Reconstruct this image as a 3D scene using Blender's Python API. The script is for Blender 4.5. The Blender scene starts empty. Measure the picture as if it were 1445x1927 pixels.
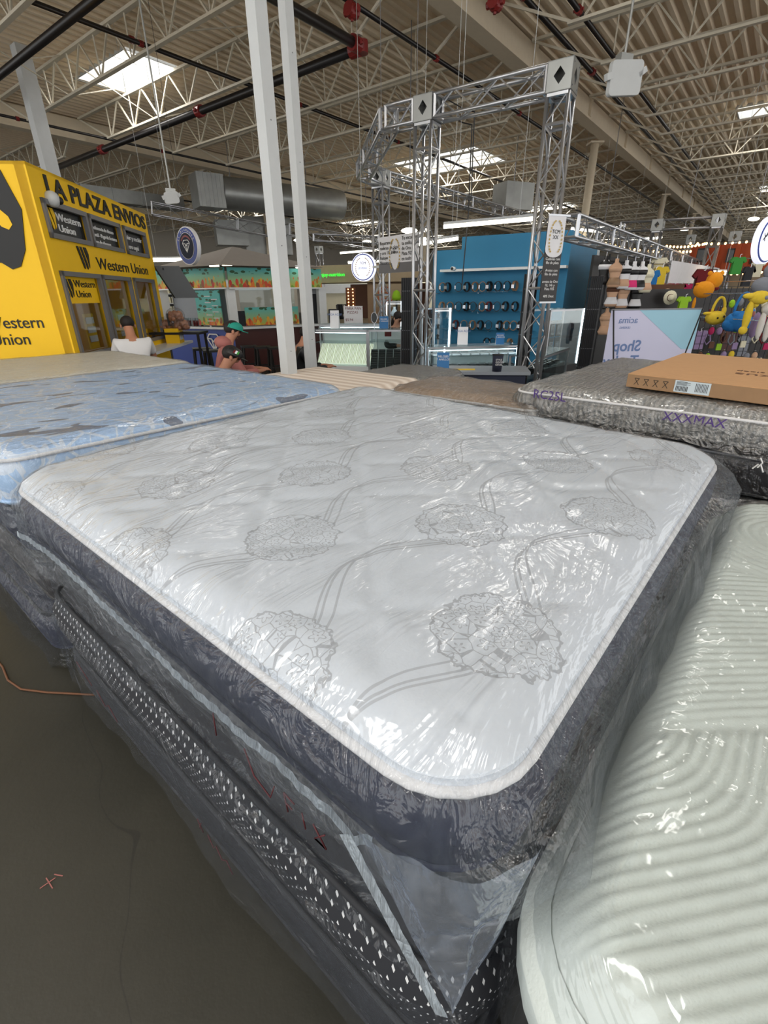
import bpy, math, random
from mathutils import Vector, Matrix, noise
random.seed(7)
SC = bpy.context.scene
C = SC.collection
PI = math.pi

# ---------------------------------------------------------------- camera, world, light, exposure
H = 1.68
FPX, PITCH, ROLL = 894.0, math.radians(24.447), math.radians(-0.621)
_c, _s, _cr, _sr = math.cos(PITCH), math.sin(PITCH), math.cos(ROLL), math.sin(ROLL)
_M0 = [(1, 0, 0), (0, -_s, -_c), (0, _c, -_s)]
CAMX = Vector(_M0[0]) * _cr - Vector(_M0[1]) * _sr
CAMY = Vector(_M0[0]) * _sr + Vector(_M0[1]) * _cr
CAMZ = Vector(_M0[2])
cam = bpy.data.objects.new('camera', bpy.data.cameras.new('camera'))
C.objects.link(cam)
mw = Matrix.Identity(4)
for i in range(3):
    mw[i][0] = CAMX[i]; mw[i][1] = -CAMY[i]; mw[i][2] = -CAMZ[i]
mw[2][3] = H
cam.matrix_world = mw
cam.data.sensor_fit = 'VERTICAL'
cam.data.sensor_height = 36
cam.data.lens = FPX / 1927 * 36
cam.data.clip_start = 0.02
cam.data.clip_end = 300
SC.camera = cam

def ray(px, py):
    return CAMX * ((px - 722.5) / FPX) + CAMY * ((py - 963.5) / FPX) + CAMZ
def at(px, py, Y):
    r = ray(px, py); return Vector((0, 0, H)) + r * (Y / r.y)
def atz(px, py, z):
    r = ray(px, py); return Vector((0, 0, H)) + r * ((z - H) / r.z)

YAW = math.radians(38)                                   # the building's own direction
DA = Vector((math.sin(YAW), math.cos(YAW), 0)); DB = Vector((-math.cos(YAW), math.sin(YAW), 0))
UP = Vector((0, 0, 1))
def S(s, t, z): return DA * s + DB * t + UP * z

w = bpy.data.worlds.new('world'); SC.world = w; w.use_nodes = True
w.node_tree.nodes['Background'].inputs[0].default_value = (0.97, 0.97, 0.96, 1)
w.node_tree.nodes['Background'].inputs[1].default_value = 1.95
SC.view_settings.view_transform = 'Standard'
SC.view_settings.look = 'None'
SC.view_settings.gamma = 1.0
SC.view_settings.exposure = 0.0

ZDECK = 7.6
# skylights as (s0, s1, t0, t1)
SKY = [(8.7, 10.2, 15.2, 18.2), (22.6, 24.2, 12.4, 17.0), (24.2, 25.8, 12.4, 17.0), (24.4, 26.0, 0.3, 3.1),
       (41.5, 43.5, 0.3, 3.1), (36.0, 38.4, 29.5, 33.0), (39.0, 41.4, 14.0, 18.0), (55.0, 57.4, 14.0, 18.0),
       (55.0, 57.4, 0.3, 3.1), (22.6, 24.2, 28.0, 32.0), (-4.6, -2.6, 1.2, 5.2), (8.7, 10.2, 0.6, 3.6), (-4.6, -2.6, 15.2, 18.2),
       (50.0, 52.4, 31.0, 34.0), (-1.5, 0.5, -4.5, -1.5)]
for i, (a0, a1, b0, b1) in enumerate(SKY):
    ld = bpy.data.lights.new('skylight_daylight', 'AREA'); ld.shape = 'RECTANGLE'
    ld.size = (a1 - a0) * .9; ld.size_y = (b1 - b0) * .9
    ld.energy = 105 * (a1 - a0) * (b1 - b0) / 4.5
    if i == 0: ld.energy *= 1.3
    if i in (10, 11, 14): ld.energy *= 1.0
    ld.color = (1.0, 0.97, 0.92)
    lo = bpy.data.objects.new('skylight_daylight', ld); C.objects.link(lo)
    lo.location = S((a0 + a1) / 2, (b0 + b1) / 2, ZDECK - .02)
    lo.rotation_euler = (0, 0, PI / 2 - YAW)

# ---------------------------------------------------------------- materials
MAT = {}
def lin(c):
    return tuple(((v / 255) / 12.92 if v / 255 <= .04045 else ((v / 255 + .055) / 1.055) ** 2.4) for v in c) + (1,)
class NT:
    def __init__(s, name):
        s.m = bpy.data.materials.new(name); s.m.use_nodes = True; s.t = s.m.node_tree; s.n = s.t.nodes; s.l = s.t.links
        s.b = s.n['Principled BSDF']; s.out = s.n['Material Output']; MAT[name] = s.m
    def put(s, sock, v):
        if isinstance(v, bpy.types.NodeSocket): s.l.new(v, sock)
        elif v is not None:
            try: sock.default_value = v
            except Exception: sock.default_value = (v, v, v)
    def node(s, typ, **kw):
        n = s.n.new(typ)
        for k, v in kw.items(): setattr(n, k, v)
        return n
    def math(s, op, a, b=None, c=None, clamp=False):
        n = s.node('ShaderNodeMath', operation=op); n.use_clamp = clamp
        s.put(n.inputs[0], a)
        if b is not None: s.put(n.inputs[1], b)
        if c is not None: s.put(n.inputs[2], c)
        return n.outputs[0]
    def coord(s, which='Object', scale=(1, 1, 1), rot=(0, 0, 0)):
        tc = s.node('ShaderNodeTexCoord'); mp = s.node('ShaderNodeMapping')
        s.l.new(tc.outputs[which], mp.inputs[0]); mp.inputs['Scale'].default_value = scale; mp.inputs['Rotation'].default_value = rot
        return mp.outputs[0]
    def noise(s, vec, scale, detail=3, rough=.5, dist=0, col=False):
        n = s.node('ShaderNodeTexNoise'); s.l.new(vec, n.inputs['Vector'])
        n.inputs['Scale'].default_value = scale; n.inputs['Detail'].default_value = detail
        n.inputs['Roughness'].default_value = rough; n.inputs['Distortion'].default_value = dist
        return n.outputs['Color' if col else 'Fac']
    def voro(s, vec, scale, feature='F1', out='Distance', rnd=1):
        n = s.node('ShaderNodeTexVoronoi', feature=feature); s.put(n.inputs['Vector'], vec); n.inputs['Scale'].default_value = scale
        n.inputs['Randomness'].default_value = rnd
        return n.outputs[out]
    def mix(s, f, a, b):
        n = s.node('ShaderNodeMix', data_type='RGBA'); s.put(n.inputs[0], f); s.put(n.inputs[6], a); s.put(n.inputs[7], b); return n.outputs[2]
    def ramp(s, f, stops):
        n = s.node('ShaderNodeValToRGB'); s.put(n.inputs[0], f); e = n.color_ramp.elements
        while len(e) < len(stops): e.new(.5)
        for k, (p, c) in enumerate(stops): e[k].position = p; e[k].color = c
        return n.outputs[0]
    def bump(s, h, strength=.3, dist=.01):
        n = s.node('ShaderNodeBump'); n.inputs['Strength'].default_value = strength; n.inputs['Distance'].default_value = dist
        s.l.new(h, n.inputs['Height']); return n.outputs[0]
    def set(s, **kw):
        for k, v in kw.items(): s.put(s.b.inputs[k.replace('_', ' ')], v)
        return s

def plain(name, rgb, rough=.6, metal=0, var=.06, scale=8, bump=0):
    k = NT(name); v = k.coord()
    c = lin(rgb); d = tuple(x * (1 - var) for x in c[:3]) + (1,); e = tuple(min(1, x * (1 + var)) for x in c[:3]) + (1,)
    nz = k.noise(v, scale)
    k.set(Base_Color=k.mix(nz, d, e), Roughness=rough, Metallic=metal)
    if bump: k.set(Normal=k.bump(k.noise(v, scale * 6, 4), bump, .004))
    return k.m
def emit(name, rgb, st):
    k = NT(name); k.set(Base_Color=lin(rgb), Emission_Color=lin(rgb), Emission_Strength=st); return k.m
def glass(name, rgb=(225, 240, 240), alpha=.16):
    k = NT(name); tr = k.node('ShaderNodeBsdfTransparent'); tr.inputs[0].default_value = lin(rgb)
    gl = k.node('ShaderNodeBsdfGlossy'); gl.inputs['Roughness'].default_value = .03
    lw = k.node('ShaderNodeLayerWeight'); lw.inputs['Blend'].default_value = .25
    f = k.math('ADD', k.math('MULTIPLY', lw.outputs['Fresnel'], .4), alpha * .15, clamp=True)
    mx = k.node('ShaderNodeMixShader'); k.l.new(f, mx.inputs[0]); k.l.new(tr.outputs[0], mx.inputs[1]); k.l.new(gl.outputs[0], mx.inputs[2])
    k.l.new(mx.outputs[0], k.out.inputs[0]); return k.m
def film(name, haze=.10, gloss=.22, stretch=(3, 9, 6), rot=0.5, bstr=.9, tint=(235, 240, 248), rough=.16, fine=1.0):
    """thin crinkled polythene: see-through, slightly milky, glossy"""
    k = NT(name)
    v = k.coord(scale=stretch, rot=(0, 0, rot)); v2 = k.coord(scale=(1, 1, 1))
    n1 = k.noise(v, 1.6, 4, .55, 1.2); n2 = k.noise(v2, 5, 3, .5, 1.5); n3 = k.noise(v, 6 * fine, 3, .6, .6)
    rg = k.math('ABSOLUTE', k.math('SUBTRACT', n1, .5)); rg2 = k.math('ABSOLUTE', k.math('SUBTRACT', n2, .5))
    hgt = k.math('ADD', k.math('ADD', k.math('MULTIPLY', rg, 1.3), k.math('MULTIPLY', rg2, 1.2 * fine)), k.math('MULTIPLY', n3, .16 * fine))
    nb = k.bump(hgt, bstr, .05)
    tr = k.node('ShaderNodeBsdfTransparent'); tr.inputs[0].default_value = (.97, .98, .99, 1)
    gl = k.node('ShaderNodeBsdfGlossy'); gl.inputs['Roughness'].default_value = rough; k.l.new(nb, gl.inputs['Normal'])
    df = k.node('ShaderNodeBsdfDiffuse'); df.inputs[0].default_value = lin(tint); k.l.new(nb, df.inputs['Normal'])
    tl = k.node('ShaderNodeBsdfTranslucent'); tl.inputs[0].default_value = lin(tint)
    md = k.node('ShaderNodeMixShader'); md.inputs[0].default_value = .35; k.l.new(df.outputs[0], md.inputs[1]); k.l.new(tl.outputs[0], md.inputs[2])
    lw = k.node('ShaderNodeLayerWeight'); lw.inputs['Blend'].default_value = .35; k.l.new(nb, lw.inputs['Normal'])
    hz = k.math('ADD', haze, k.math('MULTIPLY', k.math('POWER', lw.outputs['Facing'], 2.5), haze * 2.2), clamp=True)
    hz = k.math('ADD', hz, k.math('MULTIPLY', k.math('SUBTRACT', .06, rg, clamp=True), haze * 12), clamp=True)
    m1 = k.node('ShaderNodeMixShader'); k.l.new(hz, m1.inputs[0]); k.l.new(tr.outputs[0], m1.inputs[1]); k.l.new(md.outputs[0], m1.inputs[2])
    fr = k.math('ADD', k.math('MULTIPLY', lw.outputs['Fresnel'], gloss * 1.6), gloss * .35, clamp=True)
    m2 = k.node('ShaderNodeMixShader'); k.l.new(fr, m2.inputs[0]); k.l.new(m1.outputs[0], m2.inputs[1]); k.l.new(gl.outputs[0], m2.inputs[2])
    k.l.new(m2.outputs[0], k.out.inputs[0]); return k.m

plain('white_paint', (190, 193, 194), .5); plain('ceiling_paint', (236, 219, 192), .75); plain('joist_paint', (206, 198, 180), .6)
plain('girder_paint', (216, 202, 178), .7); plain('black', (22, 22, 24), .5); plain('black_pipe', (28, 24, 24), .35); plain('red_iron', (120, 26, 24), .45)
plain('yellow', (246, 196, 0), .55, var=.02); plain('ink', (18, 18, 18), .5, var=0); plain('white_ink', (235, 235, 235), .5, var=0)
plain('grey_frame', (120, 120, 124), .4, .3); plain('aluminium', (190, 192, 196), .32, .85); plain('galvanised', (160, 162, 160), .4, .7, var=.2, scale=3)
plain('navy', (36, 41, 60), .8, var=.15, scale=30, bump=.2); plain('charcoal', (36, 38, 43), .75, var=.1, bump=.15); plain('dark_base', (14, 20, 32), .7)
plain('dark_grey_cloth', (58, 60, 64), .8, var=.08, bump=.15)
plain('skin', (176, 124, 98), .6, var=.05); plain('skin_light', (206, 160, 134), .6, var=.05); plain('hair', (24, 18, 16), .7)
plain('white_cloth', (214, 214, 216), .9, bump=.3); plain('pink_cloth', (164, 104, 98), .9, bump=.3); plain('denim', (46, 56, 78), .9); plain('teal_cap', (18, 140, 122), .7)
plain('blue_wall', (46, 126, 168), .65, var=.04, scale=2); plain('white_lacquer', (226, 230, 232), .3); plain('teal', (72, 178, 172), .5); plain('maroon', (70, 26, 22), .5)
plain('royal_blue', (24, 58, 150), .45); plain('tent_grey', (156, 150, 144), .85); plain('beige_wall', (178, 160, 132), .8); plain('tan', (176, 146, 116), .8)
plain('brown', (96, 60, 40), .7); plain('leather_tan', (150, 120, 92), .5); plain('leather_black', (34, 30, 30), .45); plain('leather_red', (92, 40, 44), .5); plain('silver', (200, 200, 204), .25, .9)
plain('cream', (222, 216, 190), .7); plain('paper', (232, 232, 236), .7); plain('card_blue', (20, 104, 164), .5); plain('lavender', (206, 206, 232), .6, var=.02); plain('sky_print', (160, 206, 226), .6, var=.02)
plain('text_blue', (104, 128, 176), .6, var=0); plain('cardboard', (196, 152, 108), .85, var=.06, scale=20); plain('cardboard_dark', (150, 118, 86), .8, var=.08, scale=20); plain('label_white', (196, 208, 214), .5)
plain('orange_paint', (196, 84, 38), .6, var=.12, scale=3); plain('pink', (222, 50, 120), .8); plain('magenta', (186, 30, 90), .8); plain('plush_yellow', (228, 196, 60), 1, var=.12, scale=40, bump=.6)
plain('plush_blue', (44, 120, 190), 1, var=.12, scale=40, bump=.6); plain('plush_orange', (230, 150, 30), 1, var=.1, scale=40, bump=.6); plain('plush_white', (214, 210, 204), 1, var=.08, scale=40, bump=.6)
plain('plush_lilac', (150, 130, 168), 1, bump=.6); plain('plush_grey', (130, 134, 144), 1, bump=.6); plain('dark_red', (110, 20, 28), .9); plain('green', (60, 150, 60), .8); plain('lime', (150, 200, 30), .7)
plain('bread', (176, 118, 84), .8, var=.25, scale=20); plain('nude', (204, 164, 134), .7); plain('screen_dark', (40, 44, 46), .25); plain('cord_orange', (104, 66, 40), .7)
plain('concrete_wall', (196, 190, 178), .9); plain('purple_ink', (84, 60, 130), .6, var=0); plain('maroon_ink', (84, 28, 34), .6, var=0); plain('plaid', (70, 74, 82), .9)
plain('white_quilt', (204, 212, 208), .85, var=.03, scale=30, bump=.3); plain('cream_quilt', (234, 230, 216), .85, var=.04, scale=6, bump=.4)
plain('gold', (190, 160, 80), .5); plain('grey_metal_panel', (140, 146, 154), .4)
emit('daylight_panel', (255, 252, 246), 5.0); emit('tube_white', (255, 246, 222), 7); emit('tube_cool', (232, 246, 255), 6); emit('bulb_warm', (255, 196, 128), 7); emit('neon_green', (20, 255, 60), 1.3)
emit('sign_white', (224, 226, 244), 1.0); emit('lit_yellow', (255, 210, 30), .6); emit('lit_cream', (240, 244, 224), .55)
glass('clear_glass', (244, 250, 250)); glass('dark_glass', (120, 128, 130), .4)
film('bag_main', .02, .25, (1.0, 4.5, 4), .95, .55, fine=.22, rough=.19)
film('bag_side', .04, .16, (7, 7, 2), .2, .9, (200, 212, 228), .2)
film('bag_dark', .02, .13, (5, 5, 3), .2, .9, (190, 202, 220), .2)
film('bag_flap', .2, .18, (3, 3, 2), .2, .7, (190, 204, 226), .22)
film('bag_blue', .05, .30, (2.0, 8, 4), .8, 1.0, (220, 226, 240))
film('bag_grey', .10, .40, (5, 5, 5), .3, 1.0, (216, 212, 208), .2)
film('bag_quilt', .015, .2, (1.2, 1.8, 2), .4, .55, fine=.4, rough=.12)
film('seal_strip', .65, .25, (20, 20, 3), 0, .8, (200, 212, 222), .3)

def floor_mat():
    k = NT('polished_concrete'); v = k.coord()
    n1 = k.noise(v, .9, 5, .6); n2 = k.noise(v, 30, 3, .6)
    c = k.ramp(n1, [(.3, lin((42, 42, 36))), (.7, lin((58, 56, 48)))])
    cr = k.math('LESS_THAN', k.math('ABSOLUTE', k.math('SUBTRACT', k.noise(v, .45, 3, .5), .5)), .0008)
    c = k.mix(k.math('MULTIPLY', n2, .25), c, lin((48, 48, 43))); c = k.mix(k.math('MULTIPLY', cr, .5), c, lin((30, 30, 28)))
    k.set(Base_Color=c, Roughness=k.math('MULTIPLY_ADD', n1, .3, .3), Normal=k.bump(n2, .08, .01))
floor_mat()

def damask():
    """white ticking woven with pale grey flower heads and triple wavy stems"""
    k = NT('flower_ticking'); v = k.coord(); sp = k.node('ShaderNodeSeparateXYZ'); k.l.new(v, sp.inputs[0]); x, y = sp.outputs[0], sp.outputs[1]
    def lat(x0, y0):
        fx = k.math('SUBTRACT', x, x0); fy = k.math('SUBTRACT', y, y0)
        wx = k.math('SUBTRACT', fx, k.math('MULTIPLY', k.math('ROUND', k.math('DIVIDE', fx, .65)), .65))
        wy = k.math('SUBTRACT', fy, k.math('MULTIPLY', k.math('ROUND', k.math('DIVIDE', fy, .585)), .585))
        r = k.math('SQRT', k.math('ADD', k.math('MULTIPLY', wx, wx), k.math('MULTIPLY', wy, wy)))
        wl = None
        for o in (0, .02, .062):
            ph = k.math('MULTIPLY', k.math('SUBTRACT', fx, .14 + o), 2 * PI / .65)
            yy = k.math('SUBTRACT', k.math('SUBTRACT', fy, .02), k.math('MULTIPLY', k.math('SINE', ph), .075))
            d = k.math('ABSOLUTE', k.math('SUBTRACT', yy, k.math('MULTIPLY', k.math('ROUND', k.math('DIVIDE', yy, .585)), .585)))
            ln = k.math('LESS_THAN', d, .0032)
            wl = ln if wl is None else k.math('MAXIMUM', wl, ln)
        return r, wl
    r1, w1 = lat(.0, .43); r2, w2 = lat(.31, .145)
    r = k.math('MINIMUM', r1, r2); wv = k.math('MAXIMUM', w1, w2)
    nz = k.noise(v, 38, 2); edge = k.math('ADD', r, k.math('MULTIPLY', k.math('SUBTRACT', nz, .5), .05))
    inside = k.math('LESS_THAN', edge, .118)
    nc = k.noise(v, 60, 1, col=True)
    vm = k.node('ShaderNodeVectorMath', operation='MULTIPLY_ADD'); k.l.new(nc, vm.inputs[0]); vm.inputs[1].default_value = (.006, .006, 0); k.l.new(v, vm.inputs[2])
    fl = k.node('ShaderNodeVectorMath', operation='MULTIPLY'); k.l.new(vm.outputs[0], fl.inputs[0]); fl.inputs[1].default_value = (1, 1, 0)
    de = k.voro(fl.outputs[0], 29, 'DISTANCE_TO_EDGE', rnd=.75); d1 = k.voro(fl.outputs[0], 29, 'F1', rnd=.75)
    vn = k.node('ShaderNodeTexVoronoi', feature='F1'); k.l.new(fl.outputs[0], vn.inputs['Vector']); vn.inputs['Scale'].default_value = 29; vn.inputs['Randomness'].default_value = .75
    df = k.node('ShaderNodeVectorMath', operation='SUBTRACT'); k.l.new(fl.outputs[0], df.inputs[0]); k.l.new(vn.outputs['Position'], df.inputs[1]); sq = k.node('ShaderNodeSeparateXYZ'); k.l.new(df.outputs[0], sq.inputs[0])
    ang = k.math('ARCTAN2', sq.outputs[1], sq.outputs[0]); r0 = k.math('MULTIPLY_ADD', k.math('COSINE', k.math('MULTIPLY', ang, 5)), .12, .36)
    cell = k.math('LESS_THAN', k.math('ABSOLUTE', k.math('SUBTRACT', vn.outputs['Distance'], r0)), .04); dot = k.math('LESS_THAN', d1, .10)
    cell = k.math('MAXIMUM', cell, k.math('LESS_THAN', de, .022))
    stip = k.math('MULTIPLY', k.math('GREATER_THAN', k.noise(v, 300, 1), .38), 1)
    fig = k.math('MULTIPLY', inside, k.math('MAXIMUM', cell, dot))
    rim = k.math('LESS_THAN', k.math('ABSOLUTE', k.math('SUBTRACT', edge, .118)), .0028)
    stem = k.math('MULTIPLY', wv, k.math('GREATER_THAN', edge, .118))
    f = k.math('MULTIPLY', k.math('MAXIMUM', k.math('MAXIMUM', fig, rim), k.math('MULTIPLY', stem, .75)), .52)
    base = k.mix(k.noise(v, 160, 2), lin((206, 213, 222)), lin((216, 222, 230)))
    k.set(Base_Color=k.mix(f, base, lin((128, 130, 136))), Roughness=.85, Normal=k.bump(k.noise(v, 220, 2), .2, .002))
damask()
def blue_ticking():
    k = NT('blue_ticking'); v = k.coord(); 
    n = k.noise(v, 2.0, 3, .5, .8); lines = k.math('LESS_THAN', k.math('ABSOLUTE', k.math('SUBTRACT', k.math('FRACT', k.math('MULTIPLY', n, 9)), .5)), .05)
    vc = k.voro(v, 5.5, 'DISTANCE_TO_EDGE'); l2 = k.math('LESS_THAN', vc, .035)
    base = k.mix(k.noise(v, 1.4, 2), lin((160, 198, 240)), lin((200, 222, 246)))
    c = k.mix(k.math('MULTIPLY', k.math('MAXIMUM', lines, l2), .75), base, lin((226, 232, 240)))
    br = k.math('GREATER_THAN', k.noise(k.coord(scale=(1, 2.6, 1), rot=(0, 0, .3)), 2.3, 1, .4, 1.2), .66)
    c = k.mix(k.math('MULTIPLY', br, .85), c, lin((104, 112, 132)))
    k.set(Base_Color=c, Roughness=.8, Normal=k.bump(vc, .5, .02))
blue_ticking()
def polka():
    k = NT('polka_cloth'); v = k.coord(); sp = k.node('ShaderNodeSeparateXYZ'); k.l.new(v, sp.inputs[0])
    h = k.math('ADD', sp.outputs[0], sp.outputs[1]); h = k.math('SUBTRACT', sp.outputs[1], sp.outputs[0]); z = sp.outputs[2]
    P = .032
    def cell(a, b, w):
        fa = k.math('ABSOLUTE', k.math('SUBTRACT', k.math('FRACT', k.math('DIVIDE', a, P)), .5)); fb = k.math('ABSOLUTE', k.math('SUBTRACT', k.math('FRACT', k.math('DIVIDE', b, P)), .5))
        return k.math('LESS_THAN', k.math('MAXIMUM', fa, fb), w)
    u = k.math('ADD', h, z); q = k.math('SUBTRACT', h, z)
    size = k.math('MULTIPLY_ADD', z, .7, .0)
    d = cell(u, q, size)
    zb = k.math('LESS_THAN', z, .235)
    tri = k.math('PINGPONG', h, .03); bands = k.math('FRACT', k.math('DIVIDE', k.math('ADD', z, tri), .03))
    chev = k.math('MULTIPLY', k.math('LESS_THAN', bands, .3), k.math('GREATER_THAN', z, .245))
    f = k.math('MAXIMUM', k.math('MULTIPLY', d, zb), chev)
    k.set(Base_Color=k.mix(f, lin((30, 32, 38)), lin((206, 208, 210))), Roughness=.8, Normal=k.bump(k.noise(v, 150, 2), .2, .002))
polka()
def grey_quilt():
    k = NT('grey_quilt'); v = k.coord(); vc = k.voro(v, 9, 'SMOOTH_F1'); wv = k.node('ShaderNodeTexWave'); k.l.new(v, wv.inputs[0]); wv.inputs['Scale'].default_value = 9; wv.inputs['Distortion'].default_value = 6
    k.set(Base_Color=k.mix(wv.outputs['Fac'], lin((136, 140, 142)), lin((178, 176, 172))), Roughness=.8, Normal=k.bump(wv.outputs['Fac'], .6, .01))
grey_quilt()
def stripes():
    k = NT('beige_stripes'); v = k.coord(); sp = k.node('ShaderNodeSeparateXYZ'); k.l.new(v, sp.inputs[0])
    s = k.math('SINE', k.math('MULTIPLY', sp.outputs[0], 52)); k.set(Base_Color=k.mix(k.math('MULTIPLY_ADD', s, .5, .5), lin((196, 180, 166)), lin((226, 216, 206))), Roughness=.8, Normal=k.bump(s, .3, .01))
stripes()
def fruit(name, z0, h):
    k = NT(name); v = k.coord('Object', scale=(1, 1, 1)); sp = k.node('ShaderNodeSeparateXYZ'); k.l.new(v, sp.inputs[0]); z = k.math('DIVIDE', k.math('SUBTRACT', sp.outputs[2], z0), h)
    vv = k.coord('Object', scale=(1.5, 1.5, .8))
    cells = k.voro(vv, 9, 'F1', 'Color'); dist = k.voro(vv, 9, 'F1'); hv = k.node('ShaderNodeSeparateColor'); k.l.new(cells, hv.inputs[0])
    warm = k.ramp(hv.outputs[0], [(0, lin((196, 40, 36))), (.35, lin((226, 120, 30))), (.6, lin((232, 196, 60))), (.8, lin((150, 60, 40))), (1, lin((110, 160, 50)))])
    base = k.mix(k.math('MULTIPLY_ADD', z, 1.2, -.05, clamp=True), lin((176, 186, 60)), lin((88, 186, 182)))
    fr = k.math('LESS_THAN', dist, k.math('MULTIPLY_ADD', z, -1.1, .85)); c = k.mix(fr, base, warm)
    lf = k.math('MULTIPLY', k.math('LESS_THAN', k.voro(k.coord('Object', scale=(1, 1, 2)), 6), .36), k.math('GREATER_THAN', z, .68)); c = k.mix(lf, c, lin((34, 84, 44)))
    k.set(Base_Color=c, Roughness=.5)

# ---------------------------------------------------------------- mesh and object helpers
INV = {}
class MB:
    def __init__(s): s.v = []; s.f = []
    def quad(s, a, b, c, d): n = len(s.v); s.v += [Vector(a), Vector(b), Vector(c), Vector(d)]; s.f.append((n, n + 1, n + 2, n + 3)); return s
    def poly(s, pts): n = len(s.v); s.v += [Vector(p) for p in pts]; s.f.append(tuple(range(n, n + len(pts)))); return s
    def prism(s, pts, d):
        """closed prism: outline pts extruded by vector d"""
        n = len(s.v); m = len(pts); d = Vector(d); s.v += [Vector(p) for p in pts] + [Vector(p) + d for p in pts]
        s.f.append(tuple(range(n + m - 1, n - 1, -1))); s.f.append(tuple(range(n + m, n + 2 * m)))
        for i in range(m): j = (i + 1) % m; s.f.append((n + i, n + j, n + m + j, n + m + i))
        return s
    def obox(s, o, ex, ey, ez):
        o, ex, ey, ez = Vector(o), Vector(ex), Vector(ey), Vector(ez); return s.prism([o, o + ex, o + ex + ey, o + ey], ez)
    def box(s, x0, y0, z0, x1, y1, z1): return s.obox((x0, y0, z0), (x1 - x0, 0, 0), (0, y1 - y0, 0), (0, 0, z1 - z0))
    def cbox(s, c, sx, sy, sz, yaw=0):
        ex = Vector((math.cos(yaw), math.sin(yaw), 0)) * sx; ey = Vector((-math.sin(yaw), math.cos(yaw), 0)) * sy
        return s.obox(Vector(c) - ex / 2 - ey / 2 - UP * sz / 2, ex, ey, UP * sz)
    def bar(s, p, q, w, h=None, up=UP):
        p, q = Vector(p), Vector(q); h = h or w; d = q - p
        if d.length < 1e-6: return s
        sd = d.cross(up)
        if sd.length < 1e-4: sd = d.cross(Vector((1, 0, 0)))
        sd.normalize(); u = sd.cross(d).normalized()
        return s.prism([p - sd * w / 2 - u * h / 2, p + sd * w / 2 - u * h / 2, p + sd * w / 2 + u * h / 2, p - sd * w / 2 + u * h / 2], d)
    def tube(s, pts, r, n=8, cap=True, closed=False):
        pts = [Vector(p) for p in pts]; rr = r if isinstance(r, (list, tuple)) else [r] * len(pts); base = len(s.v); m = len(pts); prev = None
        for i, p in enumerate(pts):
            if closed: d = pts[(i + 1) % m] - pts[i - 1]
            else: d = pts[min(i + 1, m - 1)] - pts[max(i - 1, 0)]
            d.normalize()
            if prev is None:
                prev = d.cross(UP)
                if prev.length < .05: prev = d.cross(Vector((1, 0, 0)))
            a = (prev - d * prev.dot(d)).normalized(); prev = a; b = d.cross(a)
            s.v += [p + (a * math.cos(2 * PI * k / n) + b * math.sin(2 * PI * k / n)) * rr[i] for k in range(n)]
        for i in range(m if closed else m - 1):
            for k in range(n): j = (i + 1) % m; s.f.append((base + i * n + k, base + i * n + (k + 1) % n, base + j * n + (k + 1) % n, base + j * n + k))
        if cap and not closed: s.f.append(tuple(range(base + n - 1, base - 1, -1))); s.f.append(tuple(range(base + (m - 1) * n, base + m * n)))
        return s
    def ball(s, c, r, sx=1, sy=1, sz=1, n=10, m=7, rot=None):
        base = len(s.v); c = Vector(c)
        for i in range(m + 1):
            th = PI * i / m
            for k in range(n):
                ph = 2 * PI * k / n; q = Vector((r * sx * math.sin(th) * math.cos(ph), r * sy * math.sin(th) * math.sin(ph), r * sz * math.cos(th)))
                if rot: q = rot @ q
                s.v.append(c + q)
        for i in range(m):
            for k in range(n): s.f.append((base + i * n + k, base + (i + 1) * n + k, base + (i + 1) * n + (k + 1) % n, base + i * n + (k + 1) % n))
        return s
    def lathe(s, c, prof, n=16, ax=None):
        base = len(s.v); c = Vector(c)
        for r, z in prof:
            for k in range(n): s.v.append(c + Vector((r * math.cos(2 * PI * k / n), r * math.sin(2 * PI * k / n), z)))
        for i in range(len(prof) - 1):
            for k in range(n): s.f.append((base + i * n + k, base + i * n + (k + 1) % n, base + (i + 1) * n + (k + 1) % n, base + (i + 1) * n + k))
        s.f.append(tuple(range(base + n - 1, base - 1, -1))); s.f.append(tuple(range(base + (len(prof) - 1) * n, base + len(prof) * n)))
        return s
    def grid(s, nu, nv, fn):
        base = len(s.v)
        for j in range(nv + 1):
            for i in range(nu + 1): s.v.append(Vector(fn(i / nu, j / nv)))
        for j in range(nv):
            for i in range(nu): a = base + j * (nu + 1) + i; s.f.append((a, a + 1, a + nu + 2, a + nu + 1))
        return s
    def build(s, name, mat, parent=None, smooth=False, kind=None, label=None):
        me = bpy.data.meshes.new(name); vs = s.v
        iv = INV.get(parent.name) if parent else None
        if iv is not None: vs = [iv @ v for v in vs]
        me.from_pydata([tuple(v) for v in vs], [], s.f); me.update()
        if smooth: me.polygons.foreach_set('use_smooth', [True] * len(me.polygons))
        me.materials.append(MAT[mat]); o = bpy.data.objects.new(name, me); C.objects.link(o)
        if parent: o.parent = parent; INV[o.name] = iv if iv is not None else Matrix.Identity(4)
        if kind: o['kind'] = kind
        if label: o['label'] = label
        return o
def tag(o, label, cat, group=None, kind=None):
    o['label'] = label; o['category'] = cat
    if group: o['group'] = group
    if kind: o['kind'] = kind
    return o
def thing(name, label, cat, loc=(0, 0, 0), rz=0, group=None):
    o = bpy.data.objects.new(name, None); C.objects.link(o); o.location = loc; o.rotation_euler = (0, 0, rz); o.empty_display_size = .1
    INV[o.name] = (Matrix.Translation(Vector(loc)) @ Matrix.Rotation(rz, 4, 'Z')).inverted()
    return tag(o, label, cat, group)
def proto(name, label, cat, group=None): return thing(name, label, cat, group=group)
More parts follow.
